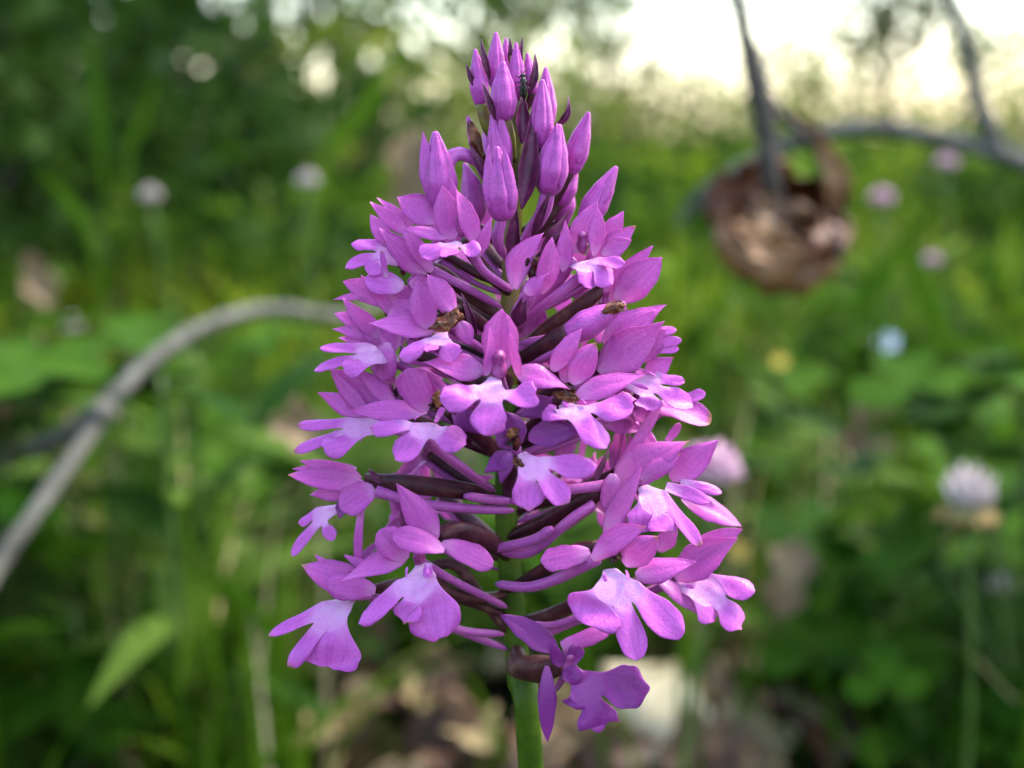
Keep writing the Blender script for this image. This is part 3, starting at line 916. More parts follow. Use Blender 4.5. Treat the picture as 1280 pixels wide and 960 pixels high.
# ------------------------------------------------------------------ the small insect on the top buds
M['insect'] = plain_mat('insect', [(.004, .004, .004), (.010, .009, .008), (.03, .025, .02)], 2500, .25)
M['wing'] = plain_mat('wing', [(.02, .018, .015), (.06, .05, .04)], 1500, .25, .3)
ic = at(654, 108, -22)
ins = tube('insect', [at(655, 124, -30), at(655, 114, -32), at(654.5, 106, -32), at(654, 98, -31), at(653, 92, -29)],
           [(0, 1.2 / S), (.12, 3.6 / S), (.36, 4.2 / S), (.46, 2.4 / S), (.58, 4.6 / S), (.72, 4 / S), (.77, 2 / S), (.88, 4 / S), (1, 1.6 / S)], M['insect'], n=26, seg=14)
tag(ins, 'tiny black winged insect clinging to the topmost orchid buds', 'insect')
for s in (-1, 1):
    strip('wing', at(653.5 + 2 * s, 103, -37), at(654 + 3 * s, 121, -36), 4 / S, normal_for(640), 'blunt', M['wing'], ins, cup=.05)
    for k, (ya, yb) in enumerate(((98, 94), (103, 106), (108, 117))):
        tube('leg', [at(653.5 + 3 * s, ya, -31), at(653.5 + 8 * s, (ya + yb) / 2 - 2, -32), at(653.5 + 9 * s, yb, -20)], [(0, .8 / S), (1, .4 / S)], M['insect'], ins, n=7, seg=6)
    tube('antenna', [at(653 + s, 93, -30), at(653 + 3 * s, 88, -32), at(653 + 5 * s, 84, -28)], [(0, .6 / S), (1, .3 / S)], M['insect'], ins, n=7, seg=6)

# ================================================================== the place behind
M['grass'] = leaf_mat('grass', (.014, .052, .003), (.046, .120, .005), (.11, .19, .010), .38)
M['clover'] = leaf_mat('clover', (.008, .038, .003), (.025, .085, .005), (.070, .145, .010), .3)
M['weed'] = leaf_mat('weed', (.012, .046, .007), (.036, .100, .011), (.10, .16, .026), .3)
M['shrub'] = leaf_mat('shrub', (.008, .028, .006), (.020, .055, .009), (.05, .09, .018), .3)
M['shrub_light'] = leaf_mat('shrub_light', (.04, .08, .010), (.10, .15, .018), (.24, .25, .05), .5)
M['olive'] = leaf_mat('olive', (.04, .040, .016), (.07, .075, .024), (.12, .115, .05), .35)
M['meadow'] = leaf_mat('meadow', (.05, .11, .006), (.13, .22, .010), (.24, .30, .02), .42)
M['undergrowth'] = leaf_mat('undergrowth', (.02, .065, .008), (.055, .13, .010), (.14, .22, .02), .35)
M['bark'] = plain_mat('bark', [(.022, .016, .011), (.050, .039, .028), (.10, .082, .060)], 60, .75, 0, .8, .002, 200)
M['bark_grey'] = plain_mat('bark_grey', [(.042, .039, .031), (.085, .080, .064), (.17, .162, .132)], 80, .75, 0, .8, .002, 160)
M['dry'] = plain_mat('dry', [(.13, .075, .030), (.23, .15, .070), (.34, .245, .13)], 70, .6, .2, .5, .001, 240)
M['dry_pale'] = plain_mat('dry_pale', [(.30, .22, .09), (.42, .32, .15), (.54, .43, .22)], 70, .6, .2, .5, .001, 240)
M['dry_brown'] = plain_mat('dry_brown', [(.034, .012, .004), (.085, .034, .011), (.19, .10, .038)], 55, .5, .12, .5, .001, 240)
M['leaf_red'] = plain_mat('leaf_red', [(.055, .014, .003), (.12, .033, .008), (.20, .07, .02)], 60, .5, .15, .5, .001, 240)
M['leaf_tan'] = plain_mat('leaf_tan', [(.11, .045, .014), (.25, .115, .04), (.44, .25, .11)], 70, .55, .15, .6, .001, 240)
M['cream'] = plain_mat('cream', [(.62, .50, .27), (.80, .68, .42), (.92, .82, .56)], 50, .6, .2, .5, .001, 240)
M['straw'] = plain_mat('straw', [(.35, .27, .15), (.52, .43, .27), (.62, .54, .38)], 80, .6, .2)
M['clover_head'] = plain_mat('clover_head', [(.52, .41, .41), (.66, .55, .54), (.76, .67, .64)], 120, .6, .3)
M['clover_pink'] = plain_mat('clover_pink', [(.72, .34, .54), (.84, .50, .66), (.92, .68, .76)], 120, .6, .3)
M['tawny'] = plain_mat('tawny', [(.20, .13, .03), (.36, .22, .06), (.46, .33, .13)], 300, .6, .2)
M['calyx'] = plain_mat('calyx', [(.13, .20, .04), (.24, .26, .06), (.36, .22, .07)], 300, .5, .2)
M['stalk'] = plain_mat('stalk', [(.05, .10, .012), (.08, .15, .02), (.12, .17, .04)], 90, .5, .1)
M['blue'] = petal_mat('blue', (.56, .66, .74), (.78, .82, .86), (.46, .56, .70), trans=.3)  # bluish glint of a leaf, put into the colour of an added flower
M['yellow'] = petal_mat('yellow', (.75, .55, .05), (.80, .62, .10), (.6, .4, .03), trans=.3)

# ---- ground: one sheet to the horizon, uneven near the orchid
def ground_h(x, y):
    r = math.hypot(x, y)
    return .006 * math.sin(9 * x + 1) * math.sin(7 * y) + .010 * math.sin(2.3 * x + 2) * math.cos(1.9 * y + 1) * min(1, r) + .05 * math.sin(.5 * x) * math.sin(.37 * y) * min(1, r / 6)
gm, nt, out = new_mat('soil')
geo = N(nt, 'ShaderNodeNewGeometry')
g1 = noise(nt, 9, 5, .65, geo.outputs['Position'])
g2 = noise(nt, 70, 4, .65, geo.outputs['Position'])
soil = ramp(nt, g2, [(.3, (.004, .003, .002)), (.5, (.014, .009, .006)), (.72, (.06, .040, .026))])
moss = ramp(nt, g2, [(.3, (.003, .009, .0015)), (.7, (.014, .030, .005))])
gc = mixc(nt, ramp(nt, g1, [(.42, 0.0), (.58, .8)]), soil, moss)
sx_ = N(nt, 'ShaderNodeVectorMath', operation='LENGTH')
nt.links.new(geo.outputs['Position'], sx_.inputs[0])
farg = N(nt, 'ShaderNodeMapRange')
nt.links.new(sx_.outputs['Value'], farg.inputs[0]); farg.inputs[1].default_value = 2.5; farg.inputs[2].default_value = 9
gc = mixc(nt, farg.outputs[0], gc, mixc(nt, g1, (.030, .07, .007), (.085, .115, .018)))
gp = N(nt, 'ShaderNodeBsdfPrincipled')
nt.links.new(gc, gp.inputs['Base Color']); gp.inputs['Roughness'].default_value = 1.0; gp.inputs['Specular IOR Level'].default_value = 0.0
gb = N(nt, 'ShaderNodeBump'); gb.inputs['Strength'].default_value = .7; gb.inputs['Distance'].default_value = .01
nt.links.new(g2, gb.inputs['Height']); nt.links.new(gb.outputs[0], gp.inputs['Normal'])
nt.links.new(gp.outputs[0], out.inputs['Surface'])
rings = [0.0] + [.06 * 1.14 ** i for i in range(72)]
V, F = [(0, 0, ground_h(0, 0))], []
ns_ = 72
for r in rings[1:]:
    for j in range(ns_):
        a = 2 * math.pi * j / ns_
        x, y = r * math.cos(a), r * math.sin(a)
        V.append((x, y, ground_h(x, y) if r < 60 else 0))
for j in range(ns_):
    F.append((0, 1 + j, 1 + (j + 1) % ns_))
for i in range(len(rings) - 2):
    for j in range(ns_):
        a, b = 1 + i * ns_ + j, 1 + i * ns_ + (j + 1) % ns_
        F.append((a, a + ns_, b + ns_, b))
tag(obj_from('ground', V, F, gm), kind='structure')

def leaves_mesh(name, pos, dirs, nrm, length, width, lv, mat, parent=None, loc=None, droop=.15):
    """many small folded leaves as one mesh; arrays of shape (n,3)/(n,)"""
    n = len(pos)
    dirs = dirs / np.linalg.norm(dirs, axis=1, keepdims=True)
    sd_ = np.cross(dirs, nrm); sd_ /= (np.linalg.norm(sd_, axis=1, keepdims=True) + 1e-9)
    nn = np.cross(sd_, dirs)
    L = length[:, None]; W = width[:, None]
    base = pos
    tip = pos + dirs * L - nn * L * droop
    l1 = pos + dirs * L * .33 + sd_ * W * .46 + nn * W * .14
    l2 = pos + dirs * L * .70 + sd_ * W * .36 + nn * W * .10 - nn * L * droop * .4
    r1 = pos + dirs * L * .33 - sd_ * W * .46 + nn * W * .14
    r2 = pos + dirs * L * .70 - sd_ * W * .36 + nn * W * .10 - nn * L * droop * .4
    V = np.stack([base, l1, l2, tip, r2, r1], axis=1).reshape(-1, 3)
    if loc is not None:
        V = V - np.array(loc)[None, :]
    idx = np.arange(n)[:, None] * 6
    Fq = np.concatenate([idx + np.array([[0, 3, 2, 1]]), idx + np.array([[0, 5, 4, 3]])], axis=1).reshape(-1)
    me = bpy.data.meshes.new(name)
    me.vertices.add(n * 6); me.vertices.foreach_set('co', V.reshape(-1))
    me.loops.add(n * 8); me.loops.foreach_set('vertex_index', Fq.astype(np.int32))
    me.polygons.add(n * 2)
    me.polygons.foreach_set('loop_start', np.arange(0, n * 8, 4, dtype=np.int32))
    me.update(calc_edges=True)
    a = me.attributes.new('lv', 'FLOAT', 'POINT')
    a.data.foreach_set('value', np.repeat(np.clip(lv, 0, 1), 6).astype(np.float32))
    me.materials.append(mat)
    o = bpy.data.objects.new(name, me)
    col.objects.link(o)
    if loc is not None:
        o.location = loc
    if parent is not None:
        adopt(o, parent)
    return o

def grass_mesh(name, x, y, h, w, lean, az, lv, mat):
    n = len(x); k = 5
    z0 = np.array([ground_h(a, b) for a, b in zip(x, y)]) - .004
    t = np.linspace(0, 1, k)[None, :]
    bend = lean[:, None] * h[:, None] * t ** 2.2
    cx = x[:, None] + np.cos(az)[:, None] * bend
    cy = y[:, None] + np.sin(az)[:, None] * bend
    cz = z0[:, None] + h[:, None] * (t - .30 * np.minimum(lean, 1.3)[:, None] * t ** 2.5)
    hw = .5 * w[:, None] * (1 - t ** 1.8 * .94)
    tw = nr.uniform(0, math.pi, n)
    ox = np.cos(tw)[:, None] * hw; oy = np.sin(tw)[:, None] * hw
    A = np.stack([cx - ox, cy - oy, cz], -1); B = np.stack([cx + ox, cy + oy, cz], -1)
    V = np.stack([A, B], 2).reshape(-1, 3)
    idx = np.arange(n)[:, None] * (2 * k)
    q = np.concatenate([np.array([[2 * i, 2 * i + 1, 2 * i + 3, 2 * i + 2]]) for i in range(k - 1)], 1)
    Fq = (idx + q).reshape(-1)
    me = bpy.data.meshes.new(name)
    me.vertices.add(len(V)); me.vertices.foreach_set('co', V.reshape(-1))
    me.loops.add(len(Fq)); me.loops.foreach_set('vertex_index', Fq.astype(np.int32))
    nf = n * (k - 1)
    me.polygons.add(nf); me.polygons.foreach_set('loop_start', np.arange(0, nf * 4, 4, dtype=np.int32))
    me.polygons.foreach_set('use_smooth', np.ones(nf, dtype=bool))
    me.update(calc_edges=True)
    a = me.attributes.new('lv', 'FLOAT', 'POINT')
    a.data.foreach_set('value', np.repeat(np.clip(lv, 0, 1), 2 * k).astype(np.float32))
    me.materials.append(mat)
    o = bpy.data.objects.new(name, me); col.objects.link(o)
    return o

# ---- grass: denser tufts by a clumping field
def grass_field(n, d0, d1, hmin, hmax, wmin, wmax, power=1.0):
    d = d0 * (d1 / d0) ** (nr.rand(n) ** power)
    x = nr.uniform(-1, 1, n) * (d * (.48 + .75 * (nr.rand(n) < .36)) + .06)
    y = d - .15
    field = np.sin(x * 15 / (.2 + d * .5) + 2) * np.sin(y * 12 / (.2 + d * .5) + 1) + .5 * np.sin(x * 31 / (.5 + .5 * d) + y * 17)
    keep = nr.rand(n) < np.clip(.50 + .60 * field, .04, 1)
    keep &= ~((x > -.07) & (x < .115) & (y < .42) & (nr.rand(n) < .93))
    d, x, y, field = d[keep], x[keep], y[keep], field[keep]
    m = len(x)
    h = nr.uniform(hmin, hmax, m) * (.8 + .25 * np.clip(field, -1, 1))
    return x, y, h, nr.uniform(wmin, wmax, m), np.abs(nr.normal(.45, .35, m)), nr.uniform(0, 2 * math.pi, m), np.clip(nr.normal(.45, .22, m) + .22 * field, 0, 1)
g = grass_mesh('grass', *grass_field(6400, .40, 1.3, .05, .14, .0022, .0048), M['grass'])
tag(g, 'short green grass growing around the orchid', 'grass', kind='stuff')
g = grass_mesh('meadow_grass', *grass_field(13500, 1.0, 7.0, .08, .20, .004, .010), M['meadow'])
tag(g, 'blurred green meadow grass further behind the orchid', 'grass', kind='stuff')
g = grass_mesh('far_grass', *grass_field(12000, 6.0, 40.0, .12, .28, .02, .05), M['meadow'])
tag(g, 'far pale meadow grass below the trees', 'grass', kind='stuff')

M['straw_grass'] = leaf_mat('straw_grass', (.30, .22, .10), (.45, .35, .18), (.60, .50, .28), .3)
g = grass_mesh('dry_grass', *grass_field(1500, .45, 4.0, .07, .19, .0015, .0040), M['straw_grass'])
tag(g, 'dry straw-coloured grass stalks mixed into the green grass', 'grass', kind='stuff')
# ---- leafy plants
def one_leaf(name, outline, mat, lv, cup=.15, droop=.2):
    """outline: list of (along, halfwidth) -> folded leaf with a midrib, lying along +X from the origin"""
    V, F = [], []
    for a, w in outline:
        V += [(a, w, cup * w - droop * a * a * 8), (a, 0, -droop * a * a * 8), (a, -w, cup * w - droop * a * a * 8)]
    for i in range(len(outline) - 1):
        b = i * 3
        F += [(b, b + 1, b + 4, b + 3), (b + 1, b + 2, b + 5, b + 4)]
    return V, F

def leaf_obj_mesh(name, parts, mat, stalk=None):
    V, F = [], []
    for v, f in parts:
        o = len(V); V += v; F += [tuple(i + o for i in q) for q in f]
    me = bpy.data.meshes.new(name)
    me.from_pydata([tuple(v) for v in V], [], F)
    me.polygons.foreach_set('use_smooth', [True] * len(F))
    a = me.attributes.new('lv', 'FLOAT', 'POINT')
    base = rng.uniform(.2, .8)
    a.data.foreach_set('value', [min(1, max(0, base + rng.uniform(-.1, .1))) for _ in V])
    me.materials.append(mat)
    md = None
    return me

def clover_leaf_mesh(r, mat):
    parts = []
    for k in range(3):
        a = 2 * math.pi * k / 3 + rng.uniform(-.15, .15)
        v, f = one_leaf('l', [(0.02 * r, .06 * r), (.3 * r, .36 * r), (.6 * r, .50 * r), (.85 * r, .42 * r), (1.0 * r, .14 * r)], mat, .5, cup=.25, droop=.25)
        ca, sa = math.cos(a), math.sin(a)
        parts.append(([(x * ca - y * sa, x * sa + y * ca, z) for x, y, z in v], f))
    return leaf_obj_mesh('leaf', parts, mat)

def lance_leaf_mesh(L, w, mat, droop=.5):
    return leaf_obj_mesh('leaf', [one_leaf('l', [(0, .08 * w), (.2 * L, .35 * w), (.45 * L, .5 * w), (.7 * L, .38 * w), (.9 * L, .16 * w), (L, .02 * w)], mat, .5, cup=.3, droop=droop / L * .12)], mat)

CL = [clover_leaf_mesh(r, M['clover']) for r in (.010, .013, .016, .020)]
LL = [lance_leaf_mesh(L, w, M['weed']) for L, w in ((.05, .018), (.075, .017), (.05, .024), (.10, .022))]
def child_mesh(name, me, parent, loc, rot, s=1):
    o = bpy.data.objects.new(name, me); col.objects.link(o)
    o.parent = parent; o.location = loc; o.rotation_euler = rot; o.scale = (s, s, s)
    return o

def local_tube(name, pts, rad, mat, parent, n=8, seg=6):
    V, F, A = tube_data(pts, rad, n=n, seg=seg)
    me = bpy.data.meshes.new(name)
    me.from_pydata([tuple(v) for v in V], [], F)
    me.polygons.foreach_set('use_smooth', [True] * len(F))
    ca = me.color_attributes.new('pc', 'FLOAT_COLOR', 'POINT')
    ca.data.foreach_set('color', [x for a in A for x in (*a, 1.0)])
    me.materials.append(mat)
    return child_mesh(name, me, parent, (0, 0, 0), (0, 0, 0))

def make_clover(nl, hmax):
    root = empty('clover_plant', (0, 0, -5))
    for i in range(nl):
        a = rng.uniform(0, 6.28); r = rng.uniform(.008, .045); h = rng.uniform(.35, 1) * hmax
        p = Vector((math.cos(a) * r, math.sin(a) * r, h))
        local_tube('leaf_stalk', [Vector((0, 0, -.004)), Vector((p.x * .35, p.y * .35, h * .6)), p], [(0, .0008), (1, .0005)], M['stalk'], root)
        child_mesh('leaf', rng.choice(CL), root, p, (rng.uniform(-.5, .5), rng.uniform(-.5, .5), rng.uniform(0, 6.28)), rng.uniform(.8, 1.3))
    return root

def make_weed(nl, h):
    root = empty('leafy_weed', (0, 0, -5))
    top = Vector((rng.uniform(-.02, .02), rng.uniform(-.02, .02), h))
    local_tube('stem', [Vector((0, 0, -.004)), top * .5 + Vector((.004, 0, 0)), top], [(0, .0016), (1, .0008)], M['stalk'], root)
    for i in range(nl):
        t = (i + .5) / nl
        a = i * 2.4 + rng.uniform(-.3, .3)
        child_mesh('leaf', rng.choice(LL), root, top * t, (rng.uniform(-.3, .3), rng.uniform(-.9, -.2), a), rng.uniform(.7, 1.15) * (1.15 - .5 * t))
    return root

def copy_tree(o, parent=None):
    c = o.copy(); col.objects.link(c)
    c.parent = parent
    if parent is not None:
        c.matrix_parent_inverse = o.matrix_parent_inverse.copy()
    for ch in [q for q in KIDS[o.name]]:
        copy_tree(ch, c)
    return c
def record(o):
    KIDS[o.name] = [q for q in bpy.data.objects if q.parent == o]
    for q in KIDS[o.name]:
        record(q)
KIDS = {}

protoc = [make_clover(n, h) for n, h in ((11, .065), (13, .09), (10, .12), (14, .055))]
protow = [make_weed(n, h) for n, h in ((9, .10), (12, .15), (7, .07))]
for p in protoc + protow:
    record(p)
used = set()
def place(protos, x, y, s, label, cat, group):
    p = rng.choice(protos)
    o = p if p.name not in used else copy_tree(p)
    used.add(p.name)
    o.location = (x, y, ground_h(x, y)); o.rotation_euler = (0, 0, rng.uniform(0, 6.28)); o.scale = (s, s, s)
    tag(o, label, cat, group)
    return o
def patchy(x, y):
    return math.sin(x * 23 + 1.3) * math.sin(y * 19 + .7) + .6 * math.sin(x * 51 + y * 37) > -.15
i = 0
while i < 90:
    d = .42 * (2.2 / .42) ** rng.random()
    x = rng.uniform(-1, 1) * (d * .42 + .02)
    if -.09 < x < .13 and d < .58: x = rng.choice((-1, 1)) * rng.uniform(.13, .26)
    if not patchy(x, d): continue
    i += 1
    place(protoc, x, d - .15, rng.uniform(.8, 1.5), 'low clover plant with round three-part green leaves in the grass behind the orchid', 'clover', 'clover plants in the grass')
for i in range(46):
    d = .45 * (2.6 / .45) ** rng.random()
    x = rng.uniform(-1, 1) * (d * .42 + .02)
    if -.09 < x < .13 and d < .62: x = rng.choice((-1, 1)) * rng.uniform(.13, .28)
    place(protow, x, d - .15, rng.uniform(.7, 1.25), 'upright green weed with narrow pointed leaves in the grass behind the orchid', 'weed', 'leafy weeds in the grass')

# ---- single broad grass blades that stand out in the blur
def grass_blade(pts, w, label, mat='grass'):
    C = catmull([Vector(p) for p in pts], 14)
    V, F = [], []
    for i, c in enumerate(C):
        t = i / 13
        tan = (C[min(i + 1, 13)] - C[max(i - 1, 0)]).normalized()
        sd_ = tan.cross(FWD).normalized()
        h = .5 * w * (.18 + .82 * math.sin(math.pi * min(1, .05 + .62 * t))) * (1 - t ** 3 * .95) * (.25 if t < .3 else min(1, .25 + (t - .3) * 3))
        V += [c - sd_ * h - FWD * h * .3, c, c + sd_ * h - FWD * h * .3]
    for i in range(13):
        b = 3 * i
        F += [(b, b + 1, b + 4, b + 3), (b + 1, b + 2, b + 5, b + 4)]
    loc = V[1].copy()
    o = obj_from('grass_blade', V, F, M[mat], loc=loc)
    a = o.data.attributes.new('lv', 'FLOAT', 'POINT'); a.data.foreach_set('value', [rng.uniform(.4, .7)] * len(V))
    tag(o, label, 'grass blade')
    return o
def to_ground(p, dx=0, dy=0):
    return Vector((p.x + dx, p.y + dy, ground_h(p.x + dx, p.y + dy) - .003))
def blade(px0, py0, px1, py1, pxm, pym, d, w, label, dx=0):
    a, m_, t_ = far(px0, py0, d), far(pxm, pym, d), far(px1, py1, d)
    grass_blade([to_ground(a, dx), a, m_, t_], w, label)
blade(120, 330, 45, 205, 90, 260, .75, .011, 'broad green grass blade leaning left beside the dark shrub', .02)
blade(400, 230, 515, 30, 455, 140, 1.0, .016, 'broad yellow-green grass blade rising to the right above the pale clover heads', -.02)
blade(132, 240, 112, 20, 122, 120, .9, .013, 'upright green grass blade in front of the dark shrub')
blade(160, 230, 200, 90, 175, 160, .9, .010, 'greyish green grass blade leaning right next to the upright blade')
blade(345, 830, 225, 715, 290, 738, .42, .006, 'pale arching grass blade bent over in the dark green grass', 0)
blade(1110, 340, 1225, 560, 1180, 430, .55, .012, 'pale bent grass blade beside the small bluish highlight')
blade(1060, 440, 1180, 250, 1110, 330, .7, .011, 'bright green grass blade rising below the arching branch')
blade(880, 700, 870, 330, 885, 500, .8, .009, 'long upright pale grass blade right of the orchid')

# ---- clover heads
def clover_head(px, py, d, r, lab_, mat='clover_head', n=46, wilt=False):
    label = lab_
    c = far(px, py, d)
    b = to_ground(c, rng.uniform(-.02, .02), .01)
    root = empty('clover_flower', b)
    tag(root, label, 'clover flower', 'clover heads in the grass')
    top = c - Vector((0, 0, r * .5))
    tube('stem', [b, (b + top) * .5 + Vector((.004, 0, 0)), top], [(0, .0013), (1, .0009)], M['stalk'], root, n=12, seg=8)
    V, F, A = tube_data([top - Vector((0, 0, r * .15)), top + Vector((0, 0, r * .3)), top + Vector((0, 0, r * .7))], [(0, r * .2), (.4, r * .62), (.8, r * .5), (1, r * .1)], n=8, seg=12)
    obj_from('calyx', V, F, M['calyx'], root, A)
    ga = math.pi * (3 - math.sqrt(5))
    for i in range(n):
        z = 1 - 1.45 * (i + .5) / n
        rr = math.sqrt(max(0, 1 - z * z)); a = i * ga
        dv = Vector((math.cos(a) * rr, math.sin(a) * rr, z * .8 + .25)).normalized()
        P0 = c + dv * r * .35 - Vector((0, 0, r * .15))
        P1 = c + dv * r * rng.uniform(.9, 1.12)
        if wilt:
            P1 = c + Vector((dv.x * .75, dv.y * .75, abs(dv.z) * .9 + .25)) * (r * rng.uniform(1.0, 1.3))
            if i > n * .62:
                P1 = c + Vector((dv.x * 1.1, dv.y * 1.1, -.15 - .3 * rng.random())) * (r * rng.uniform(.8, 1.05))
        strip_low('floret', P0, P1, r * (.24 if wilt else .30), M['tawny' if wilt and i > n * .62 else mat], root)
    return root

def strip_low(name, B, T, w, mat, parent):
    V, F, A = tube_data([B, (B + T) * .5, T], [(0, w * .22), (.5, w * .5), (.85, w * .42), (1, w * .1)], n=5, seg=5)
    return obj_from(name, V, F, mat, parent, A)

for px, py, d, r, lab, mt in [
    (385, 228, .80, .0105, 'round whitish pink clover head beside the top of the orchid and the yellow-green blade', 'clover_head'),
    (188, 246, .80, .0098, 'small whitish clover head in front of the dark shrub', 'clover_head'),
    (88, 408, .72, .0100, 'beige-white clover head above the forked grey branch', 'clover_head'),
    (1211, 636, .42, .0105, 'large white and pink clover head with tawny wilted florets underneath', 'clover_head'),
    (1252, 733, .50, .0085, 'pale pink clover head just below the large white one', 'clover_head'),
    (1184, 205, .80, .0100, 'pink clover head just under the arching branch', 'clover_pink'),
    (1102, 250, .85, .0120, 'pink clover head next to the curled brown leaf', 'clover_pink'),
    (1165, 327, .80, .0085, 'small deep pink clover head in bright grass right of the curled brown leaf', 'clover_pink'),
    (890, 590, .36, .0085, 'blurred pink clover head right behind the orchid flowers', 'clover_pink')
    ]:
    clover_head(px, py, d, r * (.98 if d < .45 else .62), lab, mt, wilt=px == 1211)

# bluish leaf highlight shaped as a flower, and small yellow flowers
def small_flower(px, py, d, r, mat, label, cat='flower', group=None, npet=5):
    c = far(px, py, d); b = to_ground(c, .01, .01)
    root = empty('small_flower', b); tag(root, label, cat, group)
    tube('stem', [b, (b + c) * .5, c], [(0, .0010), (1, .0006)], M['stalk'], root, n=8, seg=6)
    fd = (CAM - c).normalized() + Vector((0, 0, .6)); fd.normalize()
    s1 = fd.cross(Vector((0, 0, 1))).normalized(); s2 = fd.cross(s1)
    for k in range(npet):
        a = 2 * math.pi * k / npet
        dv = s1 * math.cos(a) + s2 * math.sin(a)
        strip('petal', c + dv * r * .1, c + dv * r + fd * r * .15, r * .8, fd, 'round', M[mat], root, na=6, ns=5)
    tube('flower_centre', [c - fd * r * .05, c + fd * r * .1, c + fd * r * .25], [(0, r * .1), (.5, r * .2), (1, r * .05)], M['calyx'], root, n=5, seg=8)
small_flower(1110, 428, .62, .0050, 'blue', 'pale bluish leaf highlight shaped as a small flower in the grass below the curled brown leaf')
small_flower(975, 452, .70, .0040, 'yellow', 'small yellow flower deep in the grass right of the orchid', group='small yellow flowers')
small_flower(925, 690, .60, .0040, 'yellow', 'small yellow flower deep in the grass right of the orchid', group='small yellow flowers')
small_flower(25, 855, .55, .0055, 'yellow', 'small yellow flower low in the dark grass under the grey branch')

# ---- dry leaves lying in the grass
def dry_leaf(c, L, w, nrm, dirv, mat, label, curl=.4, group=None):
    nrm = Vector(nrm).normalized(); dirv = Vector(dirv)
    dirv = (dirv - nrm * dirv.dot(nrm)).normalized()
    sd_ = nrm.cross(dirv)
    V, F = [], []
    na, nw = 11, 9
    ph = rng.random() * 6
    for i in range(na):
        t = i / (na - 1)
        h = .5 * w * (math.sin(math.pi * min(1, t * .95 + .04)) ** .95) * (1 + .30 * math.sin(13 * t + ph) + rng.uniform(-.15, .15))
        for j in range(nw):
            s = -1 + 2 * j / (nw - 1)
            ang = s * curl * 1.4
            V.append(Vector(c) + dirv * (L * (t - .5)) + sd_ * (h * math.sin(ang) / max(.2, curl * 1.4)) + nrm * (h * (1 - math.cos(ang)) / max(.2, curl) + .10 * L * math.sin(4 * t + ph) + .25 * h * abs(s) + rng.uniform(-.03, .03) * w + .12 * curl * L * (2 * t - 1) ** 2 + .02 * w * math.sin(11 * s + 7 * t)))
    for i in range(na - 1):
        for j in range(nw - 1):
            a = i * nw + j
            F.append((a, a + 1, a + nw + 1, a + nw))
    o = obj_from('dry_leaf', V, F, M[mat], loc=Vector(c), mods=(('SOLIDIFY', dict(thickness=.0004, offset=0)),))
    V2, F2, A2 = tube_data([Vector(c) - dirv * L * .7, Vector(c) - dirv * L * .45, Vector(c) + dirv * L * .4], [(0, .0007), (.5, .0009), (1, .0003)], n=10, seg=6)
    obj_from('leaf_stalk', V2, F2, M['dry_brown'], o, A2)
    tag(o, label, 'leaf', group)
    return o
toc = lambda p: (CAM - p).normalized()
for px, py, d, L, w, dirv, mt, lab in [
    (815, 892, .42, .036, .036, (.5, .2, 1), 'cream', 'cream-coloured dry leaf standing behind the lowest orchid flower'),
    (985, 722, .52, .032, .018, (.25, 0, 1), 'dry', 'pale beige pointed dry leaf in the grass right of the orchid'),
    (1082, 540, .62, .034, .020, (.15, 0, 1), 'dry', 'greyish beige dry leaf upright in the grass below the small bluish highlight'),
    (372, 535, .48, .020, .018, (1, 0, .1), 'dry', 'small tan dry leaf under the grey branch beside the orchid'),
    (14, 500, .60, .038, .026, (.2, 0, 1), 'dry', 'large pale tan dry leaf beside the forked grey branch'),
    (48, 352, .75, .034, .018, (-.3, 0, 1), 'dry', 'narrow beige dry leaf above the beige-white clover head'),
    (516, 222, .85, .060, .034, (.05, 0, 1), 'dry', 'tall pinkish beige dry leaf behind the upper left of the orchid'),
    (445, 890, .50, .026, .018, (.3, 0, 1), 'dry', 'greyish beige dry leaf on the ground left of the orchid stem'),
    (520, 850, .55, .040, .026, (1, 0, .3), 'dry_brown', 'dark brown dry leaf on the ground left of the orchid stem'),
    (560, 920, .50, .036, .028, (1, .3, .2), 'dry_brown', 'curled brown dry leaf near the foot of the orchid'),
    (880, 930, .50, .036, .024, (1, .2, .2), 'dry', 'tan dry leaf on the ground right of the cream-coloured leaf'),
    (960, 940, .55, .030, .020, (.6, .2, .4), 'dry_pale', 'pale dry leaf on the dark ground at the grass edge'),
    (700, 905, .55, .040, .030, (1, .2, .1), 'dry', 'wide beige dry leaf on the ground behind the orchid stem'),
    (770, 940, .47, .030, .022, (.8, .3, .1), 'dry_brown', 'brown dry leaf lying under the cream-coloured leaf')]:
    p = far(px, py, d)
    gz = ground_h(p.x, p.y)
    if p.z - gz < .05 or py > 830:
        k = (CAM.z - gz - .010) / max(.01, CAM.z - p.z)
        k = max(1.0, min(k, 1.35)); L *= k; w *= k
        p = CAM + (p - CAM) * k
        p.z = max(p.z, gz + .008)
    nv = toc(p) + Vector((.1, 0, .25))
    dry_leaf(p, L, w, nv, dirv, mt, lab, .12 if py > 830 else .3)
for i in range(74):
    d = .48 * (1.6 / .48) ** rng.random(); x = rng.uniform(-1, 1) * d * .42; y = d - .15
    if i >= 34: x = rng.uniform(-.08, .12); y = rng.uniform(.22, .50)
    dry_leaf((x, y, ground_h(x, y) + .012), rng.uniform(.022, .045) * (1 if i < 34 else .75), rng.uniform(.012, .024), (rng.uniform(-.4, .4), rng.uniform(-.6, .1), 1), (rng.uniform(-1, 1), rng.uniform(-1, 1), 0), rng.choice(['dry', 'dry_brown', 'dry_brown', 'dry_pale']), 'fallen dry leaf lying flat on the soil among the grass', rng.uniform(.2, .8), 'fallen leaves on the soil')

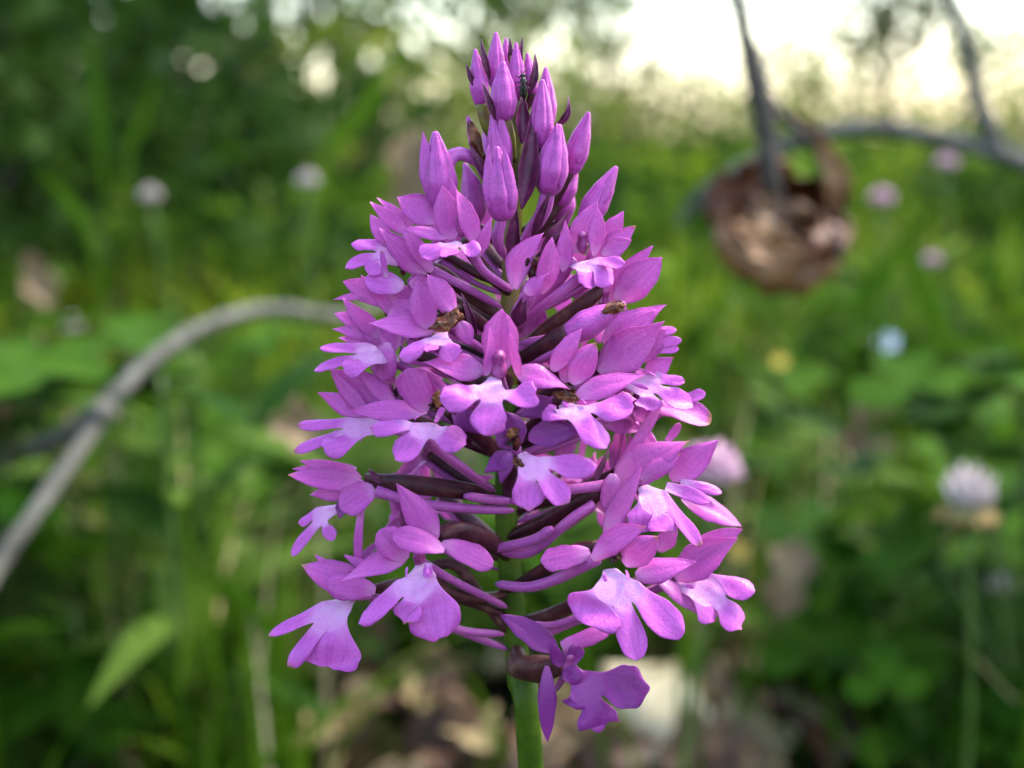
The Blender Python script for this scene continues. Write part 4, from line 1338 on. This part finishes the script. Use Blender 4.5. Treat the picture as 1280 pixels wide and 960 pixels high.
# ---- fallen branches
def branch(name, segs, mat, label):
    """segs: list of (points, radii table); first is the limb, others side twigs"""
    V, F, A = tube_data(segs[0][0], segs[0][1], n=90, seg=12, bumpy=.38)
    o = obj_from(name, V, F, M[mat], None, A)
    for pts, rad in segs[1:]:
        V, F, A = tube_data(pts, rad, n=50, seg=10, bumpy=.38)
        obj_from('twig', V, F, M[mat], o, A)
    tag(o, label, 'branch')
    return o
f = far
lp = [f(-60, 830, .40), f(0, 705, .42), f(64, 612, .44), f(118, 534, .47), f(134, 506, .475), f(156, 482, .48), f(200, 442, .50), f(256, 408, .53), f(330, 388, .56), f(420, 396, .60), f(520, 420, .66)]
g0 = to_ground(lp[0], -.03, -.02); g1_ = to_ground(lp[-1], .05, .06)
branch('fallen_branch', [([g0] + lp + [g1_], [(0, .0025), (.36, .0028), (.42, .0038), (.47, .0030), (.7, .0029), (1, .0016)]),
                         ([f(132, 512, .47), f(80, 545, .50), f(0, 572, .54), f(-90, 590, .58), to_ground(f(-150, 600, .62))], [(0, .0042), (1, .0022)])],
       'bark_grey', 'grey forked fallen branch arching over the grass left of the orchid')
rp = [f(846, 282, .61), f(880, 245, .60), f(940, 205, .58), f(1010, 172, .56), f(1090, 160, .55), f(1170, 172, .54), f(1240, 190, .53), f(1320, 222, .52)]
g0 = to_ground(rp[0], -.03, .03); g1_ = to_ground(rp[-1], .06, -.02)
branch('arching_branch', [(rp + [f(1420, 300, .52), g1_], [(0, .0014), (.12, .0038), (.5, .0034), (1, .0036)]),
                          ([f(1252, 194, .53), f(1225, 130, .53), f(1208, 60, .53), f(1186, -10, .53), f(1150, -90, .54)], [(0, .0034), (.4, .0029), (1, .0022)])],
       'bark_grey', 'grey branch arching across the grass behind the curled brown leaf')
hb = [f(890, -110, .40), f(915, -20, .40), f(930, 40, .40), f(946, 100, .40), f(958, 165, .40), f(966, 235, .40), f(972, 275, .41)]
branch('hanging_twig', [(hb, [(0, .0018), (.3, .0021), (.50, .0034), (.8, .0028), (1, .0018)]),
                        ([f(948, 105, .40), f(985, 150, .40), f(1030, 190, .405), f(1046, 235, .41)], [(0, .0015), (1, .0009)])],
       'bark', 'dark knobbly twig hanging down to the curled brown leaf')

# ---- curled dry leaf hanging from the twig: a shell rolled around a hollow, plus its curled lobe
cc = f(976, 292, .405)
clroot = empty('curled_leaf', f(972, 262, .405))
tag(clroot, 'large curled brown dead leaf hanging from the dark twig', 'leaf')
k4 = .405 / (S * D0)
def shell(name, pts, w, mat, nrmf, cup):
    C = catmull(pts, 18); V, F = [], []
    for i, c in enumerate(C):
        t = i / 17
        tan = (C[min(i + 1, 17)] - C[max(i - 1, 0)]).normalized()
        nn = nrmf(c, t); nn = (nn - tan * nn.dot(tan)).normalized(); sd_ = tan.cross(nn)
        h = .5 * interp(w, t)
        for j in range(7):
            s = -1 + 2 * j / 6
            e = 1 + (rng.uniform(-.5, .35) if abs(s) == 1 else rng.uniform(-.1, .1))
            V.append(c + sd_ * s * h * e + nn * (cup * h * s * s + .16 * h * math.sin(9 * t + 4 * s) + rng.uniform(-.30, .30) * h) + tan * (rng.uniform(-.22, .22) * h))
    for i in range(17):
        for j in range(6):
            a = i * 7 + j
            F.append((a, a + 1, a + 8, a + 7))
    return obj_from(name, V, F, M[mat], clroot, mods=(('SOLIDIFY', dict(thickness=.0007)), ('SUBSURF', dict(levels=1, render_levels=1))))
def q(px, py, dd): return f(px, py, .405 + dd)
inw = lambda c, t: (cc - c)
shell('leaf_blade', [q(905, 262, -.004), q(898, 300, -.008), q(925, 330, -.014), q(970, 348, -.018), q(1015, 350, -.014), q(1050, 325, -.006), q(1052, 285, .002)], [(0, .005), (.25, .008), (.55, .016), (.85, .019), (1, .007)], 'leaf_tan', inw, .35)
shell('leaf_panel', [q(900, 292, -.003), q(915, 258, .0), q(942, 232, .002), q(968, 222, .004)], [(0, .010), (.4, .018), (.8, .014), (1, .004)], 'leaf_red', lambda c, t: Vector((.3, -1, .1)), .25)
shell('leaf_tongue', [q(1000, 340, -.016), q(1030, 318, -.016), q(1046, 290, -.008), q(1038, 262, .0)], [(0, .010), (.5, .014), (1, .006)], 'leaf_red', inw, .3)
shell('leaf_back', [q(900, 285, .0), q(915, 245, .008), q(955, 235, .013), q(1000, 250, .014), q(1040, 285, .010), q(1052, 325, .003)], [(0, .010), (.4, .022), (.8, .024), (1, .010)], 'leaf_red', inw, .3)
shell('leaf_floor', [q(898, 285, .004), q(930, 300, .014), q(975, 312, .016), q(1020, 312, .014), q(1052, 300, .006)], [(0, .016), (.5, .036), (1, .016)], 'dry_brown', lambda c, t: Vector((0, -1, .6)), .2)
shell('leaf_fold', [q(948, 255, -.006), q(975, 270, -.010), q(1000, 300, -.010), q(985, 322, -.012)], [(0, .006), (.5, .014), (1, .006)], 'dry_brown', lambda c, t: Vector((.3, -1, .2)), .5)
shell('leaf_fold', [q(925, 275, -.012), q(948, 300, -.016), q(975, 318, -.018), q(1010, 322, -.016)], [(0, .006), (.5, .011), (1, .005)], 'leaf_tan', lambda c, t: Vector((.1, -1, .5)), .6)
shell('leaf_fold', [q(1012, 270, -.006), q(1030, 295, -.012), q(1020, 325, -.016), q(990, 345, -.018)], [(0, .005), (.5, .012), (1, .006)], 'dry_brown', lambda c, t: Vector((-.4, -1, .2)), .6)
shell('leaf_lobe', [q(985, 142, .0), q(1015, 165, -.002), q(1040, 200, -.003), q(1050, 240, -.002), q(1036, 285, .002)], [(0, .0015), (.35, .0055), (.7, .0075), (1, .003)], 'leaf_tan', lambda c, t: Vector((-.5, -1, .1)), .4)

# ---- shrubs and trees
def crown_pts(n, c, rx, ry, rz, nclump, cs, seed):
    r_ = np.random.RandomState(seed)
    u = r_.normal(size=(nclump, 3)); u /= np.linalg.norm(u, axis=1, keepdims=True)
    cl = u * (r_.rand(nclump, 1) ** .45) * np.array([[rx, ry, rz]])
    k = r_.randint(0, nclump, n)
    p = cl[k] + r_.normal(size=(n, 3)) * cs * (.6 + .8 * r_.rand(nclump, 1)[k])
    tint = np.clip(.45 + .22 * r_.normal(size=nclump)[k] + .15 * r_.normal(size=n), 0, 1)
    return np.array(c)[None, :] + p, cl + np.array(c)[None, :], tint, r_

def shrub(name, x, y, h, rx, rz, n, L, mat, label, cat, group, seed, base=None, trunk_r=.02, cs=None, ry=None):
    z0 = ground_h(x, y) if math.hypot(x, y) < 60 else 0
    root = empty(name, (x, y, z0)); tag(root, label, cat, group)
    zc = base if base is not None else h - rz
    c = (x, y, z0 + zc)
    p, cl, tint, r_ = crown_pts(n, c, rx, ry or rx, rz, 34, cs or rx * .16, seed)
    ok = p[:, 2] > z0 + .03
    p, tint = p[ok], tint[ok]; m = len(p)
    dirs = r_.normal(size=(m, 3)) + np.array([[0, 0, -.1]]); nn = r_.normal(size=(m, 3)) + np.array([[0, 0, .8]])
    leaves_mesh('crown', p, dirs, nn, L * r_.uniform(.6, 1.3, m), L * .5 * r_.uniform(.7, 1.2, m), tint, M[mat], root)
    top = Vector((x + rx * .1, y, z0 + zc + rz * .5))
    V, F, A = tube_data([Vector((x, y, z0 - .02)), Vector((x - rx * .05, y, z0 + zc * .5)), top], [(0, trunk_r * 1.3), (.5, trunk_r), (1, trunk_r * .3)], n=12, seg=8, bumpy=.1)
    tr = obj_from('trunk', V, F, M['bark'], root, A)
    for i in range(9):
        e = Vector(cl[i * 3]); s0 = Vector((x, y, z0 - .01)).lerp(top, rng.uniform(.15, .8))
        V, F, A = tube_data([s0, s0.lerp(e, .5) + Vector((0, 0, .04 * rz)), e], [(0, trunk_r * .5), (1, trunk_r * .12)], n=8, seg=6)
        obj_from('limb', V, F, M['bark'], tr, A)
    return root

def xat(px, d): return (px - 640) * d / (S * D0)
# dark shrubs on the left
SH = [(-40, 1.7, .62, .26, .30, 620, .055, 'shrub'), (110, 2.3, .55, .34, .27, 700, .065, 'shrub'), (300, 2.9, .58, .42, .28, 620, .07, 'shrub'), (-160, 2.2, .7, .4, .34, 700, .06, 'shrub'),
      (470, 3.6, .62, .46, .30, 420, .075, 'shrub_light'), (220, 4.2, .95, .7, .46, 620, .09, 'shrub'), (20, 3.8, .95, .7, .46, 700, .09, 'shrub'), (620, 5.2, .62, .6, .30, 380, .08, 'shrub_light')]
for i, (px, d, h, rx, rz, n, L, mt) in enumerate(SH):
    lab = 'dense dark green shrub in the shady thicket left of the orchid' if mt == 'shrub' else 'loose light green shrub behind the top of the orchid'
    shrub('shrub', xat(px, d), d - .15, h, rx, rz, n, L, mt, lab, 'shrub', 'dark shrubs left of the orchid' if mt == 'shrub' else 'light shrubs behind the orchid', 40 + i, trunk_r=.012, cs=rx * .13)
for i in range(26):
    d = rng.uniform(1.05, 3.6); px = rng.choice((rng.uniform(-60, 560), rng.uniform(700, 1340), rng.uniform(700, 1340)))
    h = (.15 + .03 * d) * rng.uniform(.75, 1.15)
    shrub('undergrowth_plant', xat(px, d), d - .15, h, .10 + .06 * d * rng.random(), h * .5, 130, .030 + .008 * d, rng.choice(['shrub', 'undergrowth', 'undergrowth']), 'low leafy undergrowth plant with rounded green leaves behind the grass', 'plant', 'low undergrowth plants', 300 + i, trunk_r=.004)
# low bushes along the horizon on the right, open enough for the sky to show through
for i, (px, d, h, rx, n) in enumerate([(745, 7, .62, .45, 150), (850, 9, .50, .7, 260), (930, 11, .78, .5, 130), (1000, 8, .42, .6, 260), (1075, 10, .70, .6, 170), (1160, 12, .62, .7, 240), (1240, 8, .50, .6, 220), (1330, 7, .75, .6, 240), (960, 14, .72, .8, 220), (700, 9, .85, .6, 150), (1190, 15, 1.1, .8, 170), (800, 14, .85, .8, 180)]):
    shrub('bush', xat(px, d), d, h, rx, h * .5, n, .11, 'shrub_light' if i % 4 else 'olive', 'low bush at the far edge of the meadow right of the orchid', 'bush', 'low bushes at the meadow edge', 80 + i, trunk_r=.012, cs=rx * .22)
for i, (x, y, h, rx) in enumerate([(-3.6, 2.6, 1.3, .9), (-4.5, 4.5, 1.6, 1.1), (-2.6, 1.2, 1.0, .7), (3.2, 3.2, 1.0, .8), (4.6, 5.0, 1.3, 1.0), (6.0, 8.0, 1.4, 1.2), (2.8, 1.4, .8, .6), (-6.5, 7.5, 2.2, 1.5)]):
    shrub('shrub', x, y, h, rx, h * .5, 700, .09, 'shrub', 'dense dark green shrub at the side of the clearing', 'shrub', 'shrubs around the clearing', 200 + i, trunk_r=.015)
# trees against the sky
for i, (px, d, h, zc, rx, rz, n, L, mt, lab) in enumerate([
    (1105, 13, 3.2, 1.5, .58, .66, 420, .17, 'olive', 'thin olive-green tree with low hanging crown above the arching branch'),
    (1300, 15, 3.4, 1.4, .7, .7, 200, .18, 'olive', 'thin olive-green tree at the meadow edge beyond the arching branch'),
    (1005, 16, 2.2, 1.0, .45, .45, 240, .16, 'shrub_light', 'small light green tree low against the bright sky beside the hanging twig'),
    (1215, 18, 3.0, 1.25, .4, .55, 190, .17, 'shrub_light', 'slender light green tree against the bright sky between the two olive-green trees'),
    (870, 20, 2.2, .85, .7, .38, 140, .18, 'shrub_light', 'broad low light green tree far away right of the orchid tip'),
    (930, 24, 5.5, 2.6, .9, .7, 120, .22, 'olive', 'distant sparse olive-green tree with a high crown against the bright sky'),
    (655, 9, 3.0, 1.25, .75, 1.0, 560, .15, 'shrub_light', 'light green tree rising behind the tip of the orchid'),
    (770, 12, 3.0, 1.35, .6, .6, 170, .16, 'olive', 'sparse olive-green tree just right of the orchid tip'),
    (400, 9, 3.6, 1.5, 1.5, 1.3, 640, .19, 'shrub', 'tall dark tree behind the left shrubs'),
    (90, 8, 3.6, 1.4, 1.5, 1.3, 800, .19, 'shrub', 'tall dark tree behind the leftmost shrubs')]):
    shrub('tree', xat(px, d), d, h, rx, rz, n, L, mt, lab, 'tree', None, 120 + i, base=zc, trunk_r=.03, cs=rx * .30)
